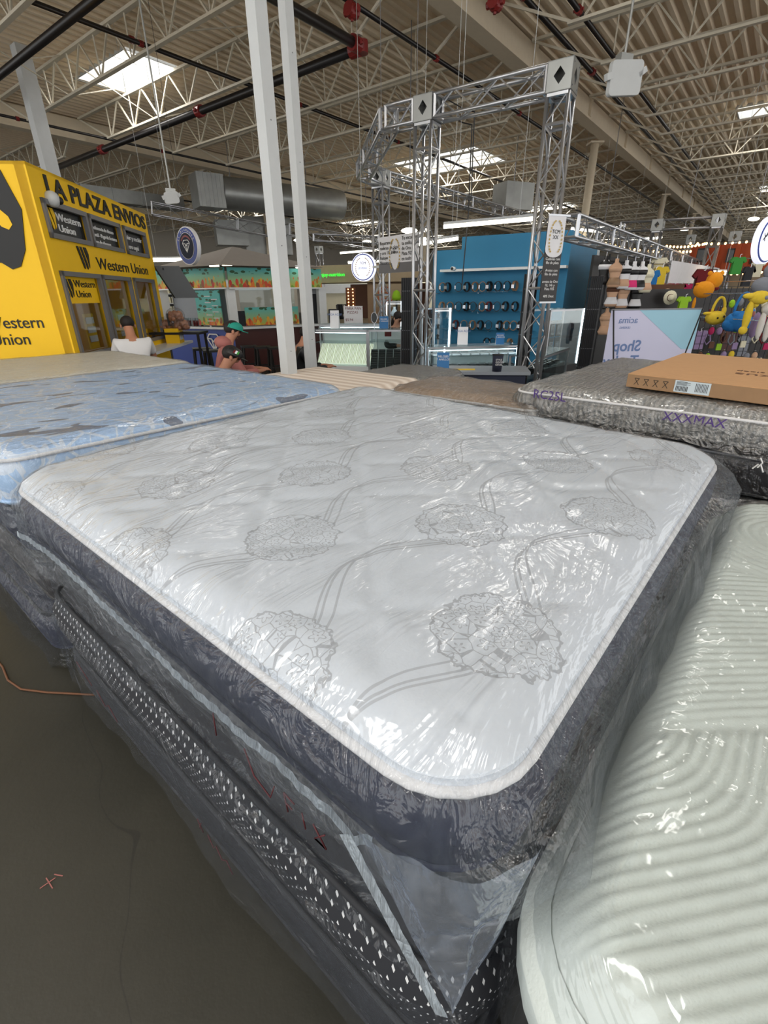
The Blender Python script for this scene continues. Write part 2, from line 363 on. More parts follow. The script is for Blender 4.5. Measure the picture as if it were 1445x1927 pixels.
def dup(root, loc, rz=0, label=None, group=None, scale=None):
    r = root.copy(); C.objects.link(r); r.location = loc; r.rotation_euler = (0, 0, rz)
    if scale: r.scale = (scale,) * 3
    if label: r['label'] = label
    if group: r['group'] = group
    for ch in list(root.children):
        c = ch.copy(); C.objects.link(c); c.parent = r
        for g in ch.children:
            d = g.copy(); C.objects.link(d); d.parent = c
    return r
def text_mb(txt, origin, ex, ez, size, depth=.004, align='LEFT', spacing=1.0, bold=0, lines=1.0, condense=1.0):
    """lettering as real geometry standing on the plane spanned by ex and ez"""
    cu = bpy.data.curves.new('lettering', 'FONT'); cu.body = txt; cu.size = size; cu.align_x = align; cu.extrude = depth / 2; cu.offset = bold; cu.resolution_u = 3
    cu.space_character = spacing; cu.space_line = lines
    ob = bpy.data.objects.new('lettering', cu); C.objects.link(ob); dg = bpy.context.evaluated_depsgraph_get(); dg.update()
    me = bpy.data.meshes.new_from_object(ob.evaluated_get(dg)); ex = Vector(ex).normalized(); ez = Vector(ez).normalized(); n = ex.cross(ez)
    mb = MB(); o = Vector(origin)
    mb.v = [o + ex * v.co.x * condense + ez * v.co.y + n * v.co.z for v in me.vertices]; mb.f = [tuple(p.vertices) for p in me.polygons]
    C.objects.unlink(ob); bpy.data.objects.remove(ob); bpy.data.meshes.remove(me); bpy.data.curves.remove(cu)
    return mb
def struct(name, mb, mat): return mb.build(name, mat, kind='structure')

# ---------------------------------------------------------------- the hall: floor, deck, girders, walls, skylights
S0, S1, T0, T1 = -8.0, 78.0, -14.0, 46.0
m = MB(); m.quad(S(S0, T0, 0), S(S1, T0, 0), S(S1, T1, 0), S(S0, T1, 0)); struct('floor', m, 'polished_concrete')
m = MB(); per = .3; t = T0
while t < T1:
    cuts = sorted([(a0, a1) for a0, a1, b0, b1 in SKY if b0 - .05 < t + per / 2 < b1 + .05]); segs = []; a = S0
    for c0, c1 in cuts:
        if c0 > a: segs.append((a, c0))
        a = max(a, c1)
    segs.append((a, S1)); pr = [(0, 0), (.09, 0), (.13, .075), (.26, .075), (.3, 0)]
    for a, b in segs:
        for (u0, z0), (u1, z1) in zip(pr, pr[1:]): m.quad(S(a, t + u0, ZDECK + z0), S(b, t + u0, ZDECK + z0), S(b, t + u1, ZDECK + z1), S(a, t + u1, ZDECK + z1))
    t += per
m.obox(S(S0, T0, ZDECK + .6), DA * (S1 - S0), DB * 0.01, UP * .01)
struct('ceiling', m, 'ceiling_paint')
for nm_, a, b in (('wall_far', S(S1, T0, 0), S(S1, T1, 0)), ('wall_left', S(S0, T1, 0), S(S1, T1, 0))):
    mm = MB(); d = (b - a); nn = Vector((-d.y, d.x, 0)).normalized() * .2; mm.obox(a, d, nn, UP * (ZDECK + .5)); struct(nm_, mm, 'concrete_wall')
WH = ['above the yellow kiosk', 'behind the lattice tower, left pane', 'behind the lattice tower, right pane', 'at the top right edge', 'second from the right edge', 'far left row', 'far middle row', 'farthest middle row', 'farthest right row', 'far left row, nearer', 'behind the viewer, left', 'over the blue mattress row', 'behind the viewer, far left', 'farthest left row', 'behind the viewer, right']
for i, (a0, a1, b0, b1) in enumerate(SKY):
    sk = thing('skylight', 'bright roof skylight with white curb ' + WH[i], 'skylight', S((a0 + a1) / 2, (b0 + b1) / 2, ZDECK), PI / 2 - YAW, 'roof skylights')
    m = MB(); hh = .55
    for o_, d_, n_ in ((S(a0, b0, 0), DA * (a1 - a0), DB * .04), (S(a0, b1, 0), DA * (a1 - a0), DB * -.04), (S(a0, b0, 0), DB * (b1 - b0), DA * .04), (S(a1, b0, 0), DB * (b1 - b0), DA * -.04)):
        m.obox(o_ + UP * (ZDECK - .02), d_, n_, UP * hh)
    m.build('curb', 'white_paint', sk)
    m = MB(); m.obox(S(a0, b0, ZDECK + hh), DA * (a1 - a0), DB * (b1 - b0), UP * .03); m.build('diffuser', 'daylight_panel', sk)
    m = MB()
    for f in (.33, .66): m.obox(S(a0, b0 + (b1 - b0) * f, ZDECK + hh - .06), DA * (a1 - a0), DB * .05, UP * .05)
    m.build('glazing_bar', 'white_paint', sk)

def girder(t0, t1, z0, z1, label):
    g = thing('roof_girder', label, 'beam', S(0, t0, 0)); 
    MB().obox(S(S0, t0, z0 + .06), DA * (S1 - S0), DB * (t1 - t0), UP * (z1 - z0 - .06)).build('web', 'girder_paint', g)
    MB().obox(S(S0, t0 - .04, z0), DA * (S1 - S0), DB * (t1 - t0 + .08), UP * .06).build('flange', 'girder_paint', g)
    if t0 < 7 and t0 > 0:
        for j in range(14): MB().obox(S(5.6 + j * 4.76 - .05, t0 - .08, z0 + .06), DA * .1, DB * .08, UP * (z1 - z0 - .06)).build('stiffener', 'girder_paint', g)
girder(6.72, 7.06, 6.98, 7.52, 'deep painted roof girder running away to the right above the lattice tower')
girder(21.6, 21.95, 6.9, 7.52, 'painted roof girder far left behind the round duct')
girder(36.5, 36.9, 6.98, 7.52, 'most distant painted roof girder on the far left')
girder(-8.3, -7.96, 6.98, 7.52, 'roof girder on the far right outside the skylights')

# joists
ZT, ZB = 7.52, 6.68
def joist(s, fine):
    near = s < 11
    lab = 'white open-web roof joist crossing just %s' % ('in front of the nearest skylight' if s < 8 else 'behind the nearest skylight') if near else \
        ('white open-web roof joist between the nearest skylight and the lattice tower' if s < 20 else ('white open-web roof joist passing the paired skylights' if s < 27 else 'white open-web roof joist in the distant rows'))
    j = thing('roof_joist', lab, 'joist', S(s, 7, ZB), PI / 2 - YAW, 'open-web roof joists')
    bc, tc, wb = MB(), MB(), MB()
    for ta, tb in ((-7.9, 6.7), (7.1, 21.5), (22.0, 36.4), (37, 45)):
        if s > 45 and ta > 30: pass
        e0, e1 = ta + 1.3, tb - 1.8
        bc.bar(S(s, e0, ZB), S(s, e1, ZB), .11, .05); 
        tc.bar(S(s, ta, ZT), S(s, tb, ZT), .12, .06)
        wb.bar(S(s, e1 - .1, ZB), S(s, tb, ZT), .05, .05); wb.bar(S(s, e0 + .1, ZB), S(s, ta, ZT), .05, .05)
        n = int(round((e1 - e0) / (1.62 if fine else 2.4))); dt = (e1 - e0 - .5) / n
        for i in range(n + 1):
            c = e0 + .25 + i * dt
            wb.bar(S(s, c, ZB), S(s, c, ZT), .03, .03)
            for sg in (-.5, .5):
                if e0 < c + sg * dt < e1: wb.bar(S(s, c + sg * .06, ZB), S(s, c + sg * dt, ZT), .036, .036)
    bc.build('bottom_chord', 'joist_paint', j); tc.build('top_chord', 'joist_paint', j); wb.build('web_bar', 'joist_paint', j, label='diagonal web bars')
s = 3.0; k = 0
JS = []
while s < S1 - 1: JS.append(s); s += 2.38
for s in JS: joist(s, s < 30)
# bridging lines and stays across the joists
m = MB()
for tb in (-4.5, 1.2, 11.2, 16.6, 26, 31.5):
    for a, b in zip(JS, JS[1:]):
        if a < 50: m.bar(S(a, tb, ZB), S(b, tb + .05, ZT), .025); m.bar(S(a, tb, ZT), S(b, tb + .05, ZB), .025)
tag(m.build('cross_bridging', 'joist_paint'), 'thin crossed steel bridging rods between the roof joists', 'bracing', kind='stuff')

# sprinkler pipes
def pipe(name, pts, r, mat, label, cat, group=None, fit=()):
    p = thing(name, label, cat, pts[0], 0, group)
    MB().tube(pts, r, 12).build('pipe', mat, p, smooth=True)
    for q, d in fit:
        f = MB(); d = Vector(d); f.tube([q - d * r * 1.1, q + d * r * 1.1], r * 1.5, 12); 
        side = d.cross(UP)
        if side.length > .1:
            side.normalize(); 
            for sg in (-1, 1): f.tube([q + side * sg * r * 1.7 - d * r * .6, q + side * sg * r * 1.7 + d * r * .6], r * .28, 6); f.cbox(q + side * sg * r * 1.7, r * .5, r * .7, r * .9)
        f.build('coupling', 'red_iron', p)
    return p
def st(p): return p.dot(DA), p.dot(DB)
zp = 6.5
e = atz(680, 89, zp); s_, t_ = st(e)
pipe('sprinkler_main', [S(s_, t_, zp), S(s_, 34, zp)], .095, 'black_pipe', 'thick black sprinkler main running left from the red elbow behind the white posts', 'pipe', fit=[(S(s_, t_ + .18, zp), DB), (S(s_, t_ + 6, zp), DB), (S(s_, t_ + 12, zp), DB)])
pipe('sprinkler_main', [S(-7, t_, zp), S(s_, t_, zp), S(s_, t_ + .01, zp)], .095, 'black_pipe', 'thick black sprinkler main coming from overhead down to the red elbow', 'pipe', fit=[(S(s_ - .2, t_, zp), DA), (S(s_, t_, zp), UP)])
e = atz(90, 69, zp); s2, t2 = st(e)
pipe('sprinkler_main', [S(s2, 6.9, zp), S(s2, 34, zp)], .08, 'black_pipe', 'thick black pipe crossing the top left corner of the hall', 'pipe')
for px, py, r, lab, zz in ((760, 70, .045, 'thin black sprinkler line left of the big girder, passing over the lattice beam', 6.75), (1240, 221, .05, 'thin black sprinkler line right of the big girder', 6.75), (340, 110, .045, 'thin black sprinkler line over the nearest skylight', 6.9), (1010, 20, .06, 'sprinkler line close beside the big girder', 7.3), (330, 290, .04, 'thin sprinkler line above the round duct', 6.75), (620, 218, .04, 'thin sprinkler line seen just right of the white posts', 6.75), (230, 360, .04, 'far left thin sprinkler line behind the yellow kiosk', 6.75)):
    s3, t3 = st(atz(px, py, zz))
    pipe('sprinkler_branch', [S(-7, t3, zz), S(60, t3, zz)], r, 'black_pipe', lab, 'pipe', 'thin sprinkler branch lines', fit=[(S(ss, t3, zz), DA) for ss in (7.6, 12.3, 17.1)])
for px, py, lab in ((932, 6, 'red sprinkler valve fitting at the very top beside the girder'), (662, 20, 'red pipe coupling high above the red elbow')):
    p = atz(px, py, 6.6); m = MB(); m.tube([p - DA * .12, p + DA * .12], .11, 10); m.tube([p - DB * .17, p + DB * .17], .06, 8); m.ball(p, .13)
    for a in range(4): m.cbox(p + DB * .13 * math.cos(a * PI / 2) + UP * .13 * math.sin(a * PI / 2), .05, .05, .05)
    tag(m.build('pipe_fitting', 'red_iron'), lab, 'fitting')

# columns
def sq_post(name, label, x, y, wd, z1, yaw, mat='white_paint'):
    c = thing(name, label, 'column', (x, y, 0), yaw, None); MB().cbox((x, y, z1 / 2), wd, wd, z1, yaw).build('shaft', mat, c)
    MB().cbox((x, y, .01), wd * 2.2, wd * 2.2, .02, yaw).build('base_plate', mat, c); 
    for k in range(4): 
        d = Matrix.Rotation(yaw, 3, 'Z') @ Vector((0, -wd / 2, 0)); MB().ball(Vector((x, y, 1.2 + k * .9)) + d, .006, n=6, m=4).build('screw_head', 'grey_frame', c)
    return c
P1 = at(512, 345, 4.9); P2 = at(561, 345, 6.25)
sq_post('steel_post', 'nearer and wider of the two white square posts behind the mattresses', P1.x, P1.y, .115, ZDECK, math.radians(50))
sq_post('steel_post', 'farther and narrower of the two white square posts behind the mattresses', P2.x, P2.y, .105, ZDECK, math.radians(50))
p = atz(60, 180, 6.6); sq_post('steel_column', 'white column rising behind the yellow kiosk into the roof', p.x, p.y, .34, ZDECK, PI / 2 - YAW, 'white_paint')
for k, (px, py, w_) in enumerate(((1120, 268, .3), (1250, 366, .3), (1306, 402, .3))):
    p = atz(px, py, 6.98); c = thing('round_column', ['round painted column under the girder nearest the lattice tower', 'second round column under the girder, beyond the tower', 'third round column under the girder, far off'][k], 'column', (p.x, p.y, 0))
    MB().tube([(p.x, p.y, 0), (p.x, p.y, 6.98)], w_ / 2, 16).build('shaft', 'girder_paint', c, smooth=True); MB().cbox((p.x, p.y, 6.95), .5, .5, .06).build('cap_plate', 'girder_paint', c)
for k, (ss, tt) in enumerate(((18.5, 21.8), (33, 21.8), (47.5, 21.8), (33, 36.7), (47, 36.7))):
    p = S(ss, tt, 0); c = thing('round_column', 'slim round column standing far off on the left, %s' % ['behind the juice stand', 'seen between the white posts', 'in the far distance', 'beyond the hanging round sign', 'at the far wall'][k], 'column', p); MB().tube([p, p + UP * 6.98], .13, 12).build('shaft', 'girder_paint', c, smooth=True); MB().cbox(p + UP * 6.95, .5, .5, .06).build('cap_plate', 'girder_paint', c)

# round duct
a = atz(425, 352, 6.0); b = atz(520, 352, 6.0); dd = DA * .3 + DB * -1; dd.normalize()
dz_ = 5.75; a = atz(365, 358, dz_); 
du = thing('air_duct', 'large round galvanised air duct with an open square-cut end, left of the white posts', 'duct', a)
bb = atz(500, 372, dz_); d = (bb - a).normalized(); m = MB(); pts = [a + d * x for x in (1.1, 1.12, 2.4, 2.42, 4, 7)]; m.tube(pts, .62, 20, cap=False); m.build('round_body', 'galvanised', du, smooth=True)
sd = Vector((-d.y, d.x, 0)); MB().obox(a - sd * .55 - UP * .62, d * 1.1, sd * 1.1, UP * 1.2).build('square_plenum', 'galvanised', du)
m = MB()
for i in range(6): m.obox(a + d * (.1 + i * .17) - sd * .57 - UP * .63, d * .03, sd * 1.14, UP * 1.22)
m.build('standing_seam', 'galvanised', du)
for x in (1.6, 3.4, 5.2): MB().tube([a + d * x + UP * .6, Vector((a.x + d.x * x, a.y + d.y * x, ZDECK))], .015, 5).build('hanger_rod', 'grey_frame', du)
a2 = atz(150, 345, 5.9); b2 = atz(345, 372, 5.9); d2 = (b2 - a2); l2 = d2.length; n2 = Vector((-d2.y, d2.x, 0)).normalized()
du = thing('air_duct', 'long rectangular galvanised duct behind the yellow kiosk', 'duct', a2); MB().obox(a2, d2, n2 * .7, UP * -.5).build('duct_body', 'galvanised', du)
m = MB()
for i in range(int(l2 / 1.2)): m.obox(a2 + d2 * (i * 1.2 / l2) - n2 * .02 + UP * .02, d2 * (.04 / l2), n2 * .74, UP * -.54)
m.build('standing_seam', 'galvanised', du)
# box air units
for px, py, Y, wx, lab in ((435, 440, 27, 1.5, 'square air outlet hanging above the juice stand'), (500, 447, 29, 2.4, 'galvanised air unit right of the square outlet above the juice stand'), (965, 372, 24, 1.4, 'pale roof-hung air box behind the lattice tower')):
    p = at(px, py, Y); u = thing('air_unit', lab, 'air unit', p); MB().cbox(p, wx, wx * .7, wx * .7, .4).build('casing', 'galvanised', u); m = MB()
    for i in range(5): m.cbox(p + Vector((-.05, -wx * .36, -.3 + i * .13)), wx * .6, .06, .03, .4)
    m.build('louvre', 'black', u); m = MB(); m.tube([p, Vector((p.x, p.y, ZDECK))], .02, 5); m.build('hanger_rod', 'grey_frame', u)

# hanging wireless antenna panels
def antenna(px, py, Y, wd, lab, top):
    p = at(px, py, Y); r = thing('antenna_panel', lab, 'antenna', p); sx = Vector((math.cos(.35), math.sin(.35), 0)); n = Vector((-sx.y, sx.x, 0)); m = MB(); pts = []
    tl = Matrix.Rotation(-.0, 3, n)
    for cx_, cz, a0 in ((wd / 2 - .04, wd * .36 - .04, 0), (-wd / 2 + .04, wd * .36 - .04, 90), (-wd / 2 + .04, -wd * .36 + .04, 180), (wd / 2 - .04, -wd * .36 + .04, 270)):
        for q in range(5): a_ = math.radians(a0 + q * 22.5); pts.append(p + sx * (cx_ + .04 * math.cos(a_)) + UP * (cz + .04 * math.sin(a_) + (cx_) * .12))
    m.prism(pts, n * .05); m.build('panel', 'white_paint', r)
    MB().bar(p - sx * wd * .62 + n * .02 - UP * wd * .05, p - sx * wd * .45 + n * .02, .05, .06).build('side_bracket', 'white_paint', r); MB().bar(p + sx * wd * .62 + n * .02 + UP * wd * .25, p + sx * wd * .4 + n * .02 + UP * wd * .1, .04, .05).build('side_bracket', 'white_paint', r)
    m = MB(); m.cbox(p + n * .08 + UP * wd * .42, .16, .09, .08, .35); m.build('clamp', 'galvanised', r); m = MB(); m.tube([p + n * .08 + UP * wd * .42, Vector((p.x + n.x * .08, p.y + n.y * .08, top))], .014, 8); m.build('rod', 'galvanised', r)
antenna(1179, 146, 6.6, .42, 'white wireless antenna panel hanging on a rod at upper right', ZDECK)
antenna(323, 372, 9.6, .24, 'small white antenna hanging on a long cord right of the yellow kiosk sign', ZDECK)

# ---------------------------------------------------------------- aluminium lattice structure
def lattice(name, label, p, q, wd=.29, step=.29, group=None, boxed=True, cat='truss', side=None, r1=.024, r2=.010):
    p, q = Vector(p), Vector(q); d = (q - p); L = d.length; d.normalize()
    if side is None: side = d.cross(UP)
    side = Vector(side); side = (side - d * side.dot(d)).normalized(); u = side.cross(d).normalized(); h = wd / 2 - r1
    o = thing(name, label, cat, p, 0, group); cs = [side * a * h + u * b * h for a, b in ((-1, -1), (1, -1), (1, 1), (-1, 1))]
    for c in cs: MB().tube([p + c, q + c], r1, 8).build('chord', 'aluminium', o, smooth=True)
    m = MB(); n = max(1, int(round(L / step))); st_ = L / n
    for f in range(4):
        a, b = cs[f], cs[(f + 1) % 4]
        for i in range(n):
            x, y = (a, b) if (i + f) % 2 else (b, a); m.tube([p + d * st_ * i + x, p + d * st_ * (i + 1) + y], r2, 6, cap=False)
        for i in range(0, n + 1, 6): m.tube([p + d * st_ * i + a, p + d * st_ * i + b], r1 * .8, 6)
        m.bar(p + d * .02 + a, p + d * .02 + b, .05, .03); m.bar(q - d * .02 + a, q - d * .02 + b, .05, .03)
    m.build('lacing', 'aluminium', o, smooth=False); return o
def corner_box(name, label, c, wd, side):
    """cube joint with a diamond hole in every face"""
    c = Vector(c); side = Vector(side).normalized(); f = Vector((-side.y, side.x, 0)); o = thing(name, label, 'joint box', c - UP * wd / 2); m = MB(); h = wd / 2; k = .42 * wd / 2 * 1.35
    for n, a, b in ((side, f, UP), (-side, f, UP), (f, side, UP), (-f, side, UP), (UP, side, f), (-UP, side, f)):
        for sg in range(4):
            ca, cb = [(1, 0), (0, 1), (-1, 0), (0, -1)][sg], [(0, 1), (-1, 0), (0, -1), (1, 0)][sg]
            A_ = n * h + a * ca[0] * k * .8 + b * ca[1] * k; B_ = n * h + a * cb[0] * k * .8 + b * cb[1] * k
            K = n * h + a * (ca[0] + cb[0]) * h + b * (ca[1] + cb[1]) * h; E1 = n * h + a * ca[0] * h + b * ca[1] * h; E2 = n * h + a * cb[0] * h + b * cb[1] * h
            m.prism([c + A_, c + E1, c + K, c + E2, c + B_], -n * .008)
    m.build('plate', 'galvanised', o); m = MB()
    for n, a, b in ((side, f, UP), (-f, side, UP), (-side, f, UP)):
        for x, y in ((-.7, .7), (.7, .7), (.7, -.7), (-.7, -.7)): m.ball(c + n * h + a * x * h + b * y * h, .009, n=6, m=4)
    m.build('bolt', 'grey_frame', o); return o
W_ = .29; ZTOP = 4.09
TR = at(1066, 250, 6.95); TR.z = 0; TM = at(800, 420, 8.05); TM.z = 0
TR = Vector((TR.x, TR.y, 0)) + Vector((-.08, .12, 0)); bd = (TM - TR); bd.z = 0; bd.normalize(); nd = Vector((-bd.y, bd.x, 0))
corner_box('truss_joint', 'cube-shaped truss joint topping the tall right lattice tower', TR + UP * (ZTOP - W_ / 2), W_, bd)
corner_box('truss_joint', 'cube-shaped truss joint topping the middle lattice tower', TM + UP * (ZTOP - W_ / 2), W_, bd)
lattice('lattice_tower', 'tall silver lattice tower with a black skirt, right of the headband wall', TR, TR + UP * (ZTOP - W_), side=bd)
lattice('lattice_tower', 'silver lattice tower standing beside the black folding panel in the middle', TM, TM + UP * (ZTOP - W_), side=bd)
lattice('lattice_beam', 'silver lattice beam joining the two front towers overhead', TR + bd * W_ / 2 + UP * (ZTOP - W_ / 2), TM - bd * W_ / 2 + UP * (ZTOP - W_ / 2))
K1 = atz(741, 232, ZTOP - .15); K1 = TM + bd * .62 + UP * (ZTOP - W_ / 2)
lattice('lattice_beam', 'short silver lattice beam left of the middle tower top', TM + bd * W_ / 2 + UP * (ZTOP - W_ / 2), K1)
K2 = atz(684, 322, ZTOP - .25)
lattice('lattice_beam', 'silver lattice beam running back at an angle from the middle tower', K1, K2)
K3 = atz(716, 336, ZTOP - .25); 
corner_box('truss_joint', 'truss joint topping the rear lattice tower', K3, W_, bd)
lattice('lattice_beam', 'short lattice beam reaching the rear tower', K2, K3)
lattice('lattice_tower', 'rear silver lattice tower beside the round jewellery sign', Vector((K3.x, K3.y, 0)), K3 - UP * W_ / 2, side=bd)
lattice('lattice_beam', 'lattice beam running back from the rear tower towards the blue wall', K3 + DA * .15, K3 + DA * 7.5)
b0 = at(1068, 426, 6.95); b1 = atz(1335, 508, b0.z)
lattice('lattice_beam', 'long silver lattice beam running right from the tower over the lingerie rack', b0, b1)
TT = at(1330, 500, b1.y); 
for px, py, yb, w2, lab in ((1238, 424, 16, .3, 'second-nearest on the right, over the white wall'), (1352, 415, 15, .3, 'tall one left of the orange container sign'), (1383, 446, 17, .3, 'standing before the orange container'), (600, 470, 26, .3, 'far one between the posts and the round sign'), (1300, 450, 22, .3, 'behind the tall right ones')):
    p = at(px, py, yb); lattice('lattice_tower', 'distant lattice tower, ' + lab, Vector((p.x, p.y, 0)), p - UP * .15, step=.45, side=DB, r1=.028, r2=.014); corner_box('truss_joint', 'truss joint on the distant lattice tower, ' + lab, p, .3, DB)
pA = at(1110, 428, 16); pB = at(1352, 420, 15)
lattice('lattice_beam', 'distant horizontal lattice beam above the lingerie stand', at(1170, 427, 17), at(1352, 418, 15), step=.45)
lattice('lattice_beam', 'distant lattice beam crossing above the juice stand', at(285, 392, 24), at(520, 437, 26), step=.6, wd=.5)
lattice('lattice_beam', 'distant lattice beam right of the white posts', at(540, 432, 26), at(760, 470, 30), step=.6, wd=.5)
lattice('lattice_beam', 'distant lattice beam above the beige food counter', at(590, 447, 22), at(712, 452, 22), step=.45)

# black slatted skirts round the tower feet
def crate_post(pxt, pyt, pxb, pyb, Y, wpx, lab):
    t = at(pxt, pyt, Y); b = Vector((t.x, t.y, 0)); w = wpx / FPX * Y / 1.0; o = thing('slatted_column', lab, 'column', b, -.25)
    MB().cbox(b + UP * t.z / 2, w * .94, w * .8, t.z, -.25).build('core', 'black', o); m = MB(); n = 7
    for i in range(n):
        x = (-.5 + (i + .5) / n) * w; c = b + Vector((math.cos(-.25) * x, math.sin(-.25) * x, t.z / 2)) + Vector((math.sin(-.25), -math.cos(-.25), 0)) * w * .42; m.cbox(c, w / n * .45, .02, t.z, -.25)
    m.build('slat', 'charcoal', o); m = MB()
    for k in range(int(t.z / .3)): m.cbox(b + UP * (.25 + .3 * k), w * 1.0, w * .86, .012, -.25)
    m.build('joint_band', 'grey_frame', o); return o
crate_post(771, 523, 0, 0, 8.6, 26, 'black slatted column left of the middle lattice tower')
crate_post(1000, 516, 0, 0, 7.4, 24, 'black slatted column at the foot of the tall right tower')
crate_post(1123, 520, 0, 0, 8.4, 21, 'black slatted column at the end of the blue wall')

# banners
def plane_frame(p0, p1):
    ex = Vector((p1.x - p0.x, p1.y - p0.y, 0)); L = ex.length; ex.normalize(); return ex, Vector((ex.y, -ex.x, 0)), L
def wreath(o, c, ex, n, h, w):
    m = MB()
    for sg in (-1, 1):
        for i in range(11):
            a = -1.2 + i * .24; q = c + ex * sg * (w * .5 * math.cos(a) ** .7) + UP * (h * .5 * math.sin(a)) + n * .006
            d = (ex * sg * -math.sin(a) + UP * math.cos(a)).normalized(); e2 = d.cross(n)
            for s2 in (-1, 1): m.poly([q, q + (d * .6 + e2 * s2 * .5) * h * .07, q + d * h * .10, q + d * h * .03][::1])
    m.build('wreath_print', 'gold', o)
pL = at(712.6, 445, 9.5); pR = at(789, 415, 8.7); ex, nn, L = plane_frame(pL, pR); bn = thing('hanging_banner', 'wide white jewellery repair banner with gold wreath hung left of the middle tower', 'banner', pL)
zt_, zb_ = pL.z - .02, at(712.6, 515, 9.5).z
MB().obox(Vector((pL.x, pL.y, zb_)), ex * L, nn * -.01, UP * (zt_ - zb_)).build('cloth', 'paper', bn); hgt = zt_ - zb_
MB().obox(Vector((pL.x, pL.y, zb_)) + nn * .003, ex * L, nn * .003, UP * hgt * .27).build('photo_strip', 'grey_frame', bn)
m = MB(); c0 = Vector((pL.x, pL.y, zb_ + hgt * .5)) + ex * L * .43 + nn * .008; m.prism([c0 + ex * .1 * math.cos(a * PI / 10) + UP * hgt * .42 * math.sin(a * PI / 10) for a in range(20)], nn * -.003); m.build('oval_print', 'paper', bn)
wreath(bn, c0 + nn * .004, ex, nn, hgt * .8, .26)
text_mb('TCM\nJOYERIA', c0 + nn * .01 + UP * .06, ex, UP, .05, .002, 'CENTER').build('oval_lettering', 'ink', bn)
text_mb('Reparamos\ncadenas de plata\ny oro 10, 14k\nRelojes\nNosotros', Vector((pL.x, pL.y, zt_ - .12)) + ex * .04 + nn * .01, ex, UP, .075, .002).build('left_lettering', 'ink', bn)
text_mb('Te encargamos\ntu anillo, arete,\nde Oro 10, 14k\nPlata 925\nen todo', Vector((pL.x, pL.y, zt_ - .08)) + ex * L * .6 + nn * .01, ex, UP, .075, .002).build('right_lettering', 'ink', bn)
for f in (.1, .9): MB().tube([Vector((pL.x, pL.y, zt_)) + ex * L * f, Vector((pL.x, pL.y, ZDECK)) + ex * L * f], .004, 5).build('cord', 'grey_frame', bn)
pL = at(1033, 404, 6.75); pR = at(1066, 404, 6.85); ex, nn, L = plane_frame(pL, pR); bn = thing('vertical_banner', 'narrow black and white banner with gold wreath hung on the right lattice tower', 'banner', pL)
zt_, zb_ = pL.z, at(1028, 569, 6.75).z; hh = zt_ - zb_; lean = Vector((0, 0, 0))
MB().obox(Vector((pL.x, pL.y, zb_)), ex * L, nn * -.008, UP * hh).build('cloth', 'leather_black', bn)
MB().obox(Vector((pL.x, pL.y, zt_ - hh * .38)) + nn * .003, ex * L, nn * .003, UP * hh * .38).build('white_top', 'paper', bn)
m = MB(); c0 = Vector((pL.x, pL.y, zt_ - hh * .38)) + ex * L / 2 + nn * .004; m.prism([c0 + ex * L * .5 * math.cos(a * PI / 12) - UP * hh * .09 * math.sin(a * PI / 12) for a in range(13)], nn * .002); m.build('white_lobe', 'paper', bn)
wreath(bn, Vector((pL.x, pL.y, zt_ - hh * .24)) + ex * L / 2 + nn * .01, ex, nn, hh * .36, L * .7)
text_mb('TCM\nXX', Vector((pL.x, pL.y, zt_ - hh * .2)) + ex * L / 2 + nn * .01, ex, UP, .06, .002, 'CENTER').build('emblem_lettering', 'ink', bn)
text_mb('Cadenas con\nfilo de plata\n\nAretes con\nfilo de plata\n\naretes de Oro\n10, 14k y\nPlata 925\n\n40% Desc', Vector((pL.x, pL.y, zt_ - hh * .5)) + ex * L / 2 + nn * .006, ex, UP, .043, .002, 'CENTER').build('lettering', 'white_ink', bn)
m = MB(); m.bar(Vector((pL.x, pL.y, zt_)) - ex * .01, Vector((pL.x, pL.y, zt_)) + ex * (L + .06), .02); m.bar(Vector((pL.x, pL.y, zb_)), Vector((pL.x, pL.y, zb_)) + ex * L, .02); m.build('batten', 'aluminium', bn)

# ---------------------------------------------------------------- round signs
def round_sign(px, py, Y, r, yaw, label, ringmat, facemat, inner=None):
    c = at(px, py, Y); ex = Vector((math.cos(yaw), math.sin(yaw), 0)); n = Vector((ex.y, -ex.x, 0)); o = thing('round_sign', label, 'sign', c - UP * r)
    def disk(rr, off, th): return MB().prism([c + n * off + (ex * math.cos(a * PI / 20) + UP * math.sin(a * PI / 20)) * rr for a in range(40)], n * th)
    disk(r, 0, -.08).build('drum', ringmat, o); disk(r * .94, .002, .004).build('face', facemat, o)
    return o, c, ex, n, disk
o, c, ex, n, disk = round_sign(352, 463, 11.5, .36, -.62, 'hanging round blue and white sign with a diamond emblem between the kiosk and juice stand', 'paper', 'royal_blue')
disk(.25, .008, .003).build('white_ring', 'paper', o); disk(.24, .012, .003).build('navy_disc', 'navy', o)
def diamond(o, c, ex, n, sz, name='diamond_emblem', mat='white_ink', th=.012):
    P = lambda x, y: c + ex * x * sz + UP * y * sz + n * .018
    m = MB()
    for a, b in (((-.5, .2), (0, -.5)), ((0, -.5), (.5, .2)), ((-.5, .2), (-.3, .45)), ((-.3, .45), (.3, .45)), ((.3, .45), (.5, .2)), ((-.5, .2), (-.15, .18)), ((-.15, .18), (0, .0)), ((0, 0), (.15, .18)), ((.15, .18), (.5, .2)), ((-.15, .18), (0, -.5)), ((.15, .18), (0, -.5))): m.bar(P(*a), P(*b), th, .006, up=n)
    m.build(name, mat, o)
diamond(o, c, ex, n, .24); m = MB(); m.prism([c + n * .015 + (ex * math.cos(a * PI / 16) * .2 + UP * math.sin(a * PI / 16) * .2) for a in range(3, 14)] + [c + n * .015 + (ex * math.cos(a * PI / 16) * .165 + UP * math.sin(a * PI / 16) * .165) for a in range(13, 2, -1)], n * .002); m.build('red_arc', 'red_iron', o)
